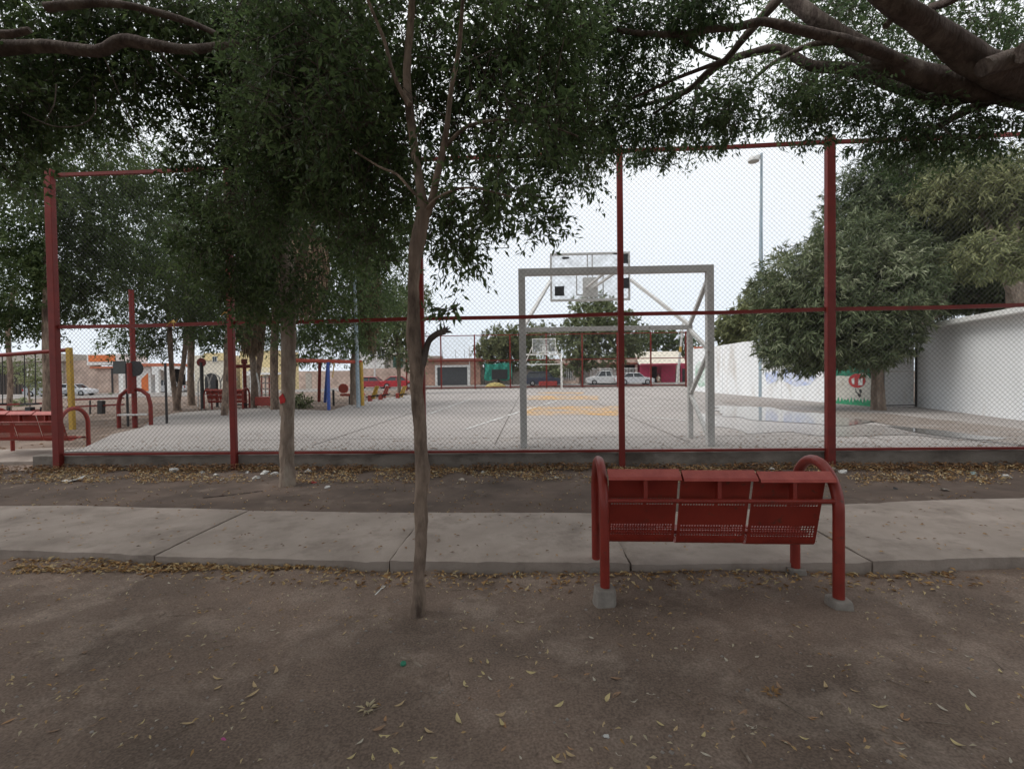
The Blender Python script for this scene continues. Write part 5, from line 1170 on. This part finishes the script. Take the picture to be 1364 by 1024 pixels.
for sx in (-.21, .21):
    for sy in (-.22, .22): MB().beam((q.x+sx, q.y+sy, gzv), (q.x+sx, q.y+sy, gzv+.358), .03).build('leg', M_black, t)

# ================================================================== PLAYGROUND
def G(px, py): p = ground(px, py); return Vector((p.x, p.y, gzf(p.x, p.y)))
# centre swing set
a = G(437, 548); Y = a.y
t = thing('swing_set', 'swing frame with orange top bar, blue near legs and a yellow far leg', 'swing set', tuple(a), 0, 'playground swing frames')
L_ = at_Y(398, 480, Y); R_ = at_Y(437, 481, Y); R2 = at_Y(480, 483, Y+4)
MB().tube([at_Y(393, 480, Y-.5), R_, at_Y(474, 482, Y+1)], .07, 10).build('top_bar', M_orange, t, smooth=True)
MB().tube([R_, at_Y(438, 546, Y)], .06, 10).build('leg', M_blue, t, smooth=True); MB().tube([R_, at_Y(433, 535, Y+1.6)], .06, 10).build('leg', M_blue, t, smooth=True)
MB().tube([at_Y(474, 482, Y+1), at_Y(482, 482, Y+1)], .07, 10).build('top_bar', M_orange, t); MB().tube([at_Y(481, 482, Y+1), at_Y(483, 540, Y+1)], .07, 10).build('leg', M_yel, t, smooth=True)
MB().tube([at_Y(426, 482, Y), at_Y(425, 534, Y+1)], .06, 10).build('leg', M_red, t, smooth=True)
MB().tube([at_Y(445, 483, Y), at_Y(443, 503, Y)], .02, 6).build('rope', M_yel, t); 
# left swing set
a = G(93, 572); Y = a.y
t = thing('swing_set', 'swing frame with dark red bar and yellow leg beside the first fence post', 'swing set', tuple(a), 0, 'playground swing frames')
MB().tube([at_Y(-120, 482, Y-.3), at_Y(0, 473, Y), at_Y(91, 466, Y)], .05, 10).build('top_bar', M_red, t, smooth=True)
MB().beam(at_Y(92, 463, Y), at_Y(97, 578, Y), .10).build('leg', M_yel, t); MB().beam(at_Y(-110, 480, Y), at_Y(-118, 590, Y), .13).build('leg', M_yel, t)
for x in (3, 32.5, 47, -30): MB().tube([at_Y(x, 473-x*.06, Y), at_Y(x+.5, 537, Y)], .012, 5).build('chain', M_black, t)
for x0, x1 in ((32.5, 47), (-30, 3)): MB().beam(at_Y(x0-1, 538, Y), at_Y(x1+1, 538, Y), .2, .04).build('swing_seat', M_black, t)
# low red rails
def rail_set(label, pts, posts, y2):
    a = G(pts[0][0], y2+10); Y = a.y; t = thing('low_railing', label, 'railing', tuple(a), 0, 'low red playground railings')
    for dy in (0, y2-pts[0][1]): MB().beam(at_Y(pts[0][0], pts[0][1]+dy, Y), at_Y(pts[1][0], pts[1][1]+dy*.9, Y), .05, .06).build('rail', M_red, t)
    for x, w in posts: MB().beam(at_Y(x, pts[0][1]+1, Y), at_Y(x, y2+12, Y), w).build('post', M_black, t)
rail_set('low dark red railing left of the first fence post', ((-60, 541), (62, 537)), ((40, .17), (12, .05), (55, .05), (-30, .17)), 551)
rail_set('low dark red railing right of the yellow swing leg', ((90, 532.5), (165, 530)), ((135, .17), (120, .04), (158, .05)), 542)
# exercise stations
def station(label, base, kind):
    a = G(*base); Y = a.y; t = thing('exercise_station', label, 'exercise machine', tuple(a), 0, 'outdoor exercise machines'); s = Y/FPX
    P = lambda dx, dz, dy=0: a+Vector((dx, dy, dz))
    if kind == 0:
        MB().tube([P(0, -.1), P(0, 3.6)], .06, 12).build('post', M_red, t, smooth=True)
        MB().box(a.x-.42, a.x-.1, Y-.14, Y-.11, a.z+1.42, a.z+1.75).build('sign_board', mat('dark grey sign', (.08, .09, .09), None, 4), t)
        MB().lathe([(.04, -.03), (.2, -.03), (.2, .03), (.04, .03)], 16, M=Matrix.Translation((a.x+.12, Y-.1, a.z+1.55)) @ Matrix.Rotation(PI/2, 4, 'X')).build('turning_disc', M_dark, t)
        MB().tube([P(0, 1.7, -.1), P(0, .9, -.10)], .08, 10).build('sleeve', M_red, t, smooth=True)
        for sx in (-1, 1):
            MB().tube([P(sx*.42, .0), P(sx*.42, .6), P(sx*.36, .85), P(sx*.2, .98), P(0, 1.02)], .05, 8).build('hoop', M_red, t, smooth=True)
        MB().beam(P(-.38, .35), P(.38, .35), .2, .04).build('foot_plate', M_grey, t)
        for x in (-.5, .55): MB().tube([P(x, 0, .4), P(x, 1.7, .4)], .03, 6).build('side_rod', M_black, t)
    elif kind == 1:
        MB().tube([P(0, -.1), P(0, 1.9)], .07, 8).build('post', M_black, t)
        MB().lathe([(.03, -.03), (.17, -.03), (.17, .03), (.03, .03)], 14, M=Matrix.Translation((a.x, Y, a.z+1.9)) @ Matrix.Rotation(PI/2, 4, 'X')).build('round_plate', M_red, t)
    elif kind == 2:
        MB().tube([P(0, -.1), P(0, 1.9)], .07, 10).build('post', M_red, t, smooth=True)
        MB().beam(P(-.45, 1.75), P(.45, 1.75), .1, .14).build('head_bar', M_red, t); MB().beam(P(-.1, 1.95), P(.1, 1.95), .1, .2).build('cap', M_red, t)
        for sx in (-1, 1): MB().tube([P(sx*.4, 1.7), P(sx*.45, 1.4), P(sx*.3, 1.2)], .03, 6).build('handle', M_grey, t)
        MB().beam(P(-.3, .2), P(.3, .2), .3, .05).build('foot_plate', M_black, t)
    elif kind == 3:
        for dx in (-.5, .0, .5):
            MB().tube([P(dx-.3, 0), P(dx-.28, 1.1), P(dx-.1, 1.5), P(dx+.15, 1.35), P(dx+.25, .9)], .03, 8).build('hoop', M_grey, t, smooth=True)
        MB().box(a.x-.2, a.x+.3, Y-.2, Y+.2, a.z+.4, a.z+.5).build('seat', M_red, t); MB().tube([P(.05, 0), P(.05, 1.2)], .06, 8).build('post', M_dark, t)
    else:
        MB().beam(P(-.1, 0), P(-.1, .9), .05).build('leg', M_grey, t); MB().box(a.x, a.x+.7, Y-.2, Y+.2, a.z+.15, a.z+.5).build('seat', M_redpale, t, bevel=.02)
        MB().tube([P(-.3, 1.6), P(.0, 1.45), P(.08, 1.0), P(.1, .3)], .035, 8).build('lever', M_white, t, smooth=True)
    return t
station('tall red post with dark sign board and low hoops at the paving edge', (180, 570), 0)
station('black post topped with a round red plate before the cream house', (270, 548), 1)
station('red T shaped exercise machine right of the second fence post', (327, 545), 2)
station('pale hooped exercise machine in front of the arched doorway', (288, 542), 3)
station('red seated exercise machine with white lever by the slim curved trunk', (343, 545), 4)
# climbing lattice
a = G(365, 541); Y = a.y; t = thing('climbing_frame', 'pale bar climbing frame behind the slim curved trunk', 'climbing frame', tuple(a))
for x in (349, 354, 359, 364, 368): MB().tube([at_Y(x, 541, Y), at_Y(x-.5, 500, Y)], .03, 6).build('upright', M_redpale if x % 2 else M_grey, t)
for y in (502, 510, 518, 526): MB().tube([at_Y(348, y, Y), at_Y(369, y-.3, Y)], .028, 6).build('rung', M_grey, t)
# seesaws
for k, (x, m_, lb_) in enumerate(((500, M_yel, 'yellow slanted seesaw leg left of the red one'), (514, M_redpale, 'red slanted seesaw between two yellow ones'), (537, M_yel, 'yellow slanted seesaw nearest the thin tree trunk'))):
    a = G(x-3, 536-k*2); Y = a.y; t = thing('seesaw', lb_, 'seesaw', tuple(a), 0, 'small seesaws by the red cars')
    for d in (0, 3): MB().tube([at_Y(x-5+d, 531-k, Y), at_Y(x+1+d, 514, Y)], .05, 8).build('bar', m_, t, smooth=True)
    MB().tube([at_Y(x-1, 524, Y), at_Y(x+3, 524, Y)], .035, 6).build('rung', m_, t); MB().beam(at_Y(x-12, 529-k, Y), at_Y(x+5, 526-k, Y), .2, .06).build('board', M_black, t)
    MB().box(at_Y(x-9, 530, Y).x, at_Y(x-5, 530, Y).x, Y-.15, Y+.15, a.z+.02, a.z+.35).build('base', M_redpale, t)
a = G(458, 540); Y = a.y; t = thing('spring_rider', 'small round orange spring seat left of the palm trunk', 'play seat', tuple(a))
MB().lathe([(.05, -.05), (.21, -.05), (.21, .05), (.05, .05)], 18, M=Matrix.Translation((a.x, Y, a.z+.75)) @ Matrix.Rotation(PI/2, 4, 'X')).build('round_side', M_orange, t)
MB().box(a.x-.1, a.x+.9, Y-.15, Y+.15, a.z+.42, a.z+.52).build('seat', M_orange, t); MB().tube([(a.x+.3, Y, a.z-.1), (a.x+.3, Y, a.z+.42)], .08, 8).build('spring', M_black, t); MB().tube([(a.x-.45, Y, a.z-.1), (a.x-.45, Y, a.z+.7)], .05, 8).build('leg', M_black, t)

# shrubs at the playground edge
for k, (x, y, rx, ry, lb_) in enumerate(((398, 536, 12, 8, 'low dusty bush at the foot of the pale trunk'), (28, 536, 9, 5, 'small bush by the grey house column'), (150, 528, 6, 5, 'dark bush against the stone clad front'), (800, 512, 7, 5, 'shrub under the leafy tree by the white iron fence'))):
    p = ground(x, y+ry) if k < 2 else at_Y(x, y+ry, 60.8); t = thing('shrub', lb_, 'shrub', (p.x, p.y, gzf(p.x, p.y)), 0, 'small shrubs')
    MB().tube([(p.x, p.y, t.location.z-.05), (p.x, p.y, t.location.z+.35)], .03, 6).build('stem', M_barkd, t)
    crown([blob(x, y, p.y, rx, ry, .4, 60)], t, L_far, .16, .07, 8, .2, 0, name='foliage', seed=60+k, twigs=False)

# ================================================================== LITTER AND LEAVES
def crumple(px, py, size, m, label, name='paper_scrap', cat='litter', sq=(1, .7, .6), group=None, band=True):
    p = ground(px, py); bm = bmesh.new(); bmesh.ops.create_icosphere(bm, subdivisions=2, radius=1)
    g = random.Random(int(px*7+py))
    o3 = Vector((g.random()*9, g.random()*9, 0))
    for v in bm.verts:
        k = 1+.55*noise.noise(v.co*1.7+o3)+.3*noise.noise(v.co*4+o3); v.co = Vector((v.co.x*sq[0]*k, v.co.y*sq[1]*k, v.co.z*sq[2]*k*.9))*size*(1.25 if py < 660 else 1)
    me = bpy.data.meshes.new(name); bm.to_mesh(me); bm.free(); me.materials.append(m); o = bpy.data.objects.new(name, me); COL.objects.link(o)
    o.location = (p.x, p.y, p.z+size*sq[2]*.45); o.rotation_euler = (g.uniform(-.4, .4), g.uniform(-.4, .4), g.uniform(0, 6)); tag(o, label, cat, group); return o
M_pap = mat('white paper', (.62, .61, .59), (.48, .47, .45), 8, .8); M_plr = mat('red plastic', (.45, .05, .04), None, 5, .4); M_teal = mat('pale teal plastic', (.34, .45, .46), None, 6, .3); M_pink = mat('pink wrapper', (.52, .08, .28), None, 6, .5)
for px, py, s, m_, lb_ in (
    (234, 629, .075, M_pap, 'pale crumpled bag among leaves between the first and second posts'), (198, 628, .03, M_pap, 'small white scrap left of the pale crumpled bag'), (270, 630, .035, M_pap, 'white scrap in the leaves right of the pale crumpled bag'),
    (288, 634, .04, M_pap, 'white scrap nearest the second fence post, on its left'), (296, 639, .03, M_pap, 'lowest little scrap left of the second fence post'), (330, 630, .035, M_pap, 'white scrap just right of the second fence post'),
    (342, 638, .055, M_pap, 'large white crumple between the second post and the pale trunk'), (353, 631, .055, M_pap, 'pale crumple left of the pale trunk'), (366, 632, .045, M_pap, 'grey white crumple touching the pale trunk on its left'),
    (411, 629, .05, M_pap, 'white crumpled scrap right of the pale trunk'), (418, 644, .035, M_plr, 'red and white scrap on the dirt right of the pale trunk'), (436, 650, .035, M_pap, 'whitish lump on the dirt right of the red scrap'),
    (537, 622, .05, M_pap, 'white scrap by the wall left of the thin trunk'), (603, 626, .045, M_plr, 'left of two red scraps against the wall'), (636, 624, .045, M_plr, 'right of two red scraps against the wall'),
    (644, 630, .035, M_pap, 'white scrap below the right red scrap'), (615, 640, .035, mat('beige stone', (.42, .36, .3)), 'rounded beige stone below the left red scrap'), (741, 637, .03, M_pap, 'small white scrap left of the bench arm'),
    (950, 624, .05, M_teal, 'pale teal wrapper behind the bench backrest'), (1028, 627, .05, M_pap, 'grey white scrap behind the right part of the bench'), (1122, 630, .055, M_pap, 'white scrap just right of the fourth post foot'),
    (1112, 626, .035, M_pap, 'tiny scrap touching the fourth post foot'), (1296, 632, .045, M_teal, 'pale green grey wrapper by the wall at right'), (1341, 636, .045, M_pap, 'white scrap by the wall near the right edge')):
    crumple(px, py, s, m_, lb_, 'stone' if 'stone' in lb_ else 'paper_scrap', 'stone' if 'stone' in lb_ else 'litter')
crumple(674+23, 622, .05, M_teal, 'torn clear bottle leaning on the wall', 'plastic_bottle', 'bottle', (.6, .5, 1.8))
o = crumple(676, 620, .045, M_pap, 'twisted white wrapper leaning on the low wall', 'wrapper', 'litter', (.5, .4, 1.9))
# long white card at the first post foot
p = ground(92, 642); tag(MB().add([p+Vector(v) for v in ((-.12, 0, .02), (.02, -.05, .015), (.17, .03, .05), (.19, .07, .09), (.04, .05, .03), (-.1, .05, .03))], [(0, 1, 4, 5), (1, 2, 3, 4)]).build('card_strip', M_pap, fix=False), 'bent white card strip at the foot of the first fence post', 'litter')
bpy.data.objects['card_strip'].modifiers.new('thickness', 'SOLIDIFY').thickness = .004; recenter(bpy.data.objects['card_strip'])
# flat stone right
crumple(1259, 653, .085, mat('flat pale stone', (.36, .32, .28)), 'flat pale stone in the dirt at the right', 'stone', 'stone', (1.2, .5, .15)); crumple(1193, 652, .022, M_dark, 'small black lump in the dirt right of the bench', 'stone', 'stone', (1, 1, .8))
# fork, cap, sticks
p = ground(506, 787); t = thing('plastic_fork', 'white plastic fork lying on the dirt left of the thin trunk', 'fork', tuple(p+Vector((0, 0, .006))), -.16)
MB().prism([(-.004, -.075), (.004, -.075), (.0035, .02), (-.0035, .02)], 0, .003, 'z').build('handle', M_white, t, world=False)
MB().prism([(-.0035, .0201), (.0035, .0201), (.012, .035), (.012, .048), (-.012, .048), (-.012, .035)], 0, .003, 'z').build('fork_head', M_white, t, world=False)
for x in (-.0105, -.0035, .0035, .0105): MB().prism([(x-.0015, .0481), (x+.0015, .0481), (x+.001, .075), (x-.001, .075)], 0, .003, 'z').build('tine', M_white, t, world=False)
p = ground(537, 886); o = MB().lathe([(.013, 0), (.015, .002), (.015, .012), (.013, .014)], 16).build('bottle_cap', mat('green plastic', (.03, .22, .13), None, 4, .4), world=False); o.location = p+Vector((0, 0, .004)); o.rotation_euler = (.3, .2, 0); tag(o, 'green bottle cap beside a short stick on the dirt', 'bottle cap')
def stick(pxs, r, lb_, m=M_bark2):
    P = [ground(*a)+Vector((0, 0, r*.8)) for a in pxs]; mb = MB(); q, rr = spline(P, [r]*len(P), .02); mb.tube(q, rr, 7, .25, fr=30); recenter(tag(mb.build('stick', m, smooth=True), lb_, 'stick'))
stick(((534, 877), (548, 881), (562, 889)), .007, 'short pale stick next to the green bottle cap'); stick(((270, 664), (310, 660), (350, 655)), .012, 'long dark stick on the dirt left of the pale trunk', M_barkd)
stick(((988, 999), (995, 1008), (1000, 1016)), .006, 'short straight twig in the lower right foreground')
stick(((1160, 970), (1190, 980), (1212, 996)), .005, 'curved dry twig in the bottom right foreground')
crumple(298, 985, .013, M_pink, 'tiny pink wrapper in the lower left foreground', 'wrapper', 'litter', (1, .6, .4)); crumple(808, 981, .012, M_pap, 'tiny white pebble of paper below the bench', 'paper_scrap', 'litter', (1, 1, .6))

def leaf_variant(k):
    g = random.Random(k); L = .045+.03*g.random(); w = L*g.uniform(.26, .42); bm = MB(); n = 7; curl = g.uniform(.1, .5); bend = g.uniform(-.5, .5); fold = g.uniform(.1, .45)
    rows = []
    for i in range(n):
        t = i/(n-1); ww = w/2*math.sin(PI*min(1, t*.96+.03))**.8*(1-.25*t); x = (t-.5)*L; z = curl*L*(t-.5)**2*2+.003; yb = bend*L*(t-.5)**2
        rows += [(x, yb-ww, z+fold*ww), (x, yb, z), (x, yb+ww, z+fold*ww*g.uniform(.6, 1.4))]
    bm.v = rows
    for i in range(n-1):
        a = i*3; bm.f += [(a, a+3, a+4, a+1), (a+1, a+4, a+5, a+2)]
    bm.tube([(-.5*L, bend*L*.25, rows[1][2]), (-.62*L, bend*L*.35, rows[1][2]+.002)], .0009, 3)
    return bm, L
cols = [((.56, .41, .23), 'tan'), ((.62, .50, .25), 'yellow'), ((.34, .21, .13), 'brown'), ((.58, .52, .42), 'grey'), ((.46, .26, .13), 'rusty')]
variants = []
for k in range(15):
    bm_, L = leaf_variant(k); c, cn = cols[k % 5]; me_o = bm_.build('fallen_leaf', mat('dry leaf '+cn, c, tuple(x*.7 for x in c), 60, .75), world=False, fix=False)
    variants.append((me_o.data, cn)); bpy.data.objects.remove(me_o)
g = random.Random(5)
spots = [(10, 962), (288, 905), (339, 914), (95, 930), (75, 900), (325, 957), (283, 890), (505, 972), (480, 990), (560, 985), (468, 1010), (497, 1012), (535, 968), (570, 975), (578, 1010), (627, 930), (653, 905), (665, 928), (610, 940), (683, 915), (700, 950),
         (820, 905), (845, 860), (853, 903), (916, 924), (1072, 985), (1048, 990), (1176, 973), (1180, 990), (1207, 960), (1094, 952), (940, 1006), (934, 938), (866, 925), (918, 870), (968, 880), (985, 895), (1040, 862), (1078, 888), (1100, 915), (740, 902), (745, 940), (880, 965), (900, 972), (975, 972), (1005, 971), (1112, 1000), (1310, 1020)]
for i in range(172):
    if i < len(spots): x, y = spots[i]
    else:
        y = 765+255*g.random()**.8; x = g.uniform(10, 1354)
        if x < 480 and g.random() < .45: x = g.uniform(560, 1354)
    p = ground(x, y); me_, cn = variants[g.randrange(15)]
    o = bpy.data.objects.new('fallen_leaf', me_); COL.objects.link(o)
    o.location = p+Vector((0, 0, .002)); o.rotation_euler = (g.uniform(-.2, .2), g.uniform(-.2, .2), g.uniform(0, 2*PI)); s = g.uniform(.42, .9); o.scale = (s, s, s)
    side = 'at far left' if x < 230 else 'left of the thin trunk' if x < 540 else 'between trunk and bench' if x < 780 else 'straight below the bench' if x < 960 else 'below the right bench leg' if x < 1160 else 'at far right'
    row = 'on dirt near the walk' if y < 830 else 'on open dirt' if y < 920 else 'at the picture bottom'
    tag(o, '%s fallen leaf %s, %s' % (cn, row, side), 'leaf', 'fallen leaves on the front dirt')
# two little heaps of dead leaves
for px, py, lb_ in ((1028, 924, 'reddish brown shrivelled leaf cluster in the foreground below the bench'), (490, 945, 'pale shrivelled leaf cluster in the lower centre foreground')):
    p = ground(px, py); n = 16; a = rng.random(n)*2*PI; P = np.array(p)+np.stack([np.cos(a)*.012, np.sin(a)*.012, np.full(n, .006)], 1)
    o = leaf_mesh(P, np.stack([np.cos(a), np.sin(a), .3*rng.random(n)+.1], 1), np.tile([0, 0, 1.], (n, 1)), .028+.02*rng.random(n), np.full(n, .013), np.full(n, .3 if px > 700 else .85)+.1*rng.random(n), L_lit, 'leaf_cluster', None); recenter(tag(o, lb_, 'dead leaves'))
# litter bands as stuff
def litter(n, fn, L0, L1, lab, seed, tlo=.1, thi=.9, stack=.01):
    g_ = np.random.default_rng(seed); xy = fn(g_, n); x, y = xy[:, 0], xy[:, 1]
    k = (vnoise(x*2.3+seed, y*4.1) + .5*vnoise(x*6, y*9)) > .62; x = x[k]; y = y[k]; n = len(x)
    z = gz(x, y)+g_.random(n)*stack+.008; a = g_.random(n)*2*PI
    D = np.stack([np.cos(a), np.sin(a), g_.normal(size=n)*.25], 1); Nn = np.stack([g_.normal(size=n)*.4, g_.normal(size=n)*.4, np.ones(n)], 1)
    L = L0+(L1-L0)*g_.random(n); o = leaf_mesh(np.stack([x, y, z], 1), D, Nn, L, L*.38, tlo+(thi-tlo)*g_.random(n), L_lit, 'leaf_litter', None, .35); stuff(o)
def band(o0, o1, p=1.5):
    def f(g_, n):
        x = g_.uniform(-9.5, 9.5, n); d = o0+(o1-o0)*g_.random(n)**p; return np.stack([x, FY+(x-FX)*math.tan(FA)-d], 1)
    return f
litter(15000, band(.12, .95, 1.3), .035, .06, '', 1, .2, .95, .045)
litter(6500, band(.10, .40, 1.0), .04, .07, '', 8, .0, .30, .10)
litter(2600, band(.2, 2.6, .8), .02, .05, '', 2)
def edge(g_, n):
    x = g_.uniform(-5.5, 5.5, n); fy = np.interp(x, [f.x for f in F_], [f.y for f in F_]); return np.stack([x, fy-.04-.28*g_.random(n)**2], 1)
litter(1500, edge, .03, .06, '', 3, .15, .8)
litter(3600, lambda g_, n: np.stack([g_.uniform(-5, 5, n), 1.0+2.9*g_.random(n)], 1), .012, .034, '', 4, .4, 1)
litter(1400, lambda g_, n: np.stack([g_.uniform(-4, -1.2, n), 3.75+.4*g_.random(n)**2], 1), .03, .055, '', 5, .3, .8)
litter(3000, lambda g_, n: np.stack([g_.uniform(-30, -8.5, n), 10+20*g_.random(n)], 1), .05, .1, '', 6, 0, .5)
# court leaves along the inside of the fence and specks on the walk
g_ = np.random.default_rng(9); n = 800; x = g_.uniform(-7.3, 9, n); d = .15+2.2*g_.random(n)**2.2; y = FY+(x-FX)*math.tan(FA)+d; a = g_.random(n)*2*PI
stuff(leaf_mesh(np.stack([x, y, np.full(n, CZ+.012)], 1), np.stack([np.cos(a), np.sin(a), .1*g_.random(n)], 1), np.tile([0, 0, 1.], (n, 1)), .03+.05*g_.random(n), .012+.015*g_.random(n), .35*g_.random(n), L_lit, 'leaf_litter', None))
n = 420; x = g_.uniform(-5.5, 6, n); v = g_.random(n); fy = np.interp(x, [f.x for f in F_], [f.y for f in F_]); y = fy+.06+1.15*v; a = g_.random(n)*2*PI
stuff(leaf_mesh(np.stack([x, y, np.full(n, .108)], 1), np.stack([np.cos(a), np.sin(a), .1*g_.random(n)], 1), np.tile([0, 0, 1.], (n, 1)), .02+.03*g_.random(n), .01+.01*g_.random(n), .6*g_.random(n), L_lit, 'leaf_litter', None))
# pebbles
n = 1400; x = g_.uniform(-5, 5, n); y = 1.0+2.7*g_.random(n); z = gz(x, y); s = .003+.008*g_.random(n)**3
oc = np.array([(1, 0, 0), (0, 1, 0), (-1, 0, 0), (0, -1, 0), (0, 0, .7), (0, 0, -.5)]); Vv = (oc[None]*s[:, None, None]*(1+.4*g_.random((n, 6, 1)))+np.stack([x, y, z], 1)[:, None]).reshape(-1, 3)
Ff = (np.arange(n)[:, None, None]*6+np.array([(0, 1, 4), (1, 2, 4), (2, 3, 4), (3, 0, 4), (1, 0, 5), (2, 1, 5), (3, 2, 5), (0, 3, 5)])[None]).reshape(-1, 3)
stuff(np_mesh('pebbles', Vv, Ff, mat('pebble grey', (.34, .30, .27), (.22, .19, .17), 3, .9)))

# twigs and straws lying on the dirt
n = 240; x = g_.uniform(-4.5, 4.8, n); y = 1.1+2.6*g_.random(n); x[:110] = g_.uniform(-8, 8, 110); y[:110] = FY+(x[:110]-FX)*math.tan(FA)-.15-1.2*g_.random(110)**1.5
a = g_.random(n)*2*PI; l = .03+.09*g_.random(n)**2; A = np.stack([x, y, gz(x, y)+.004], 1); x2 = x+np.cos(a)*l; y2 = y+np.sin(a)*l
stuff(prisms(A, np.stack([x2, y2, gz(x2, y2)+.008], 1), .0022, M_bark2, 'twig_litter', None, .0012))
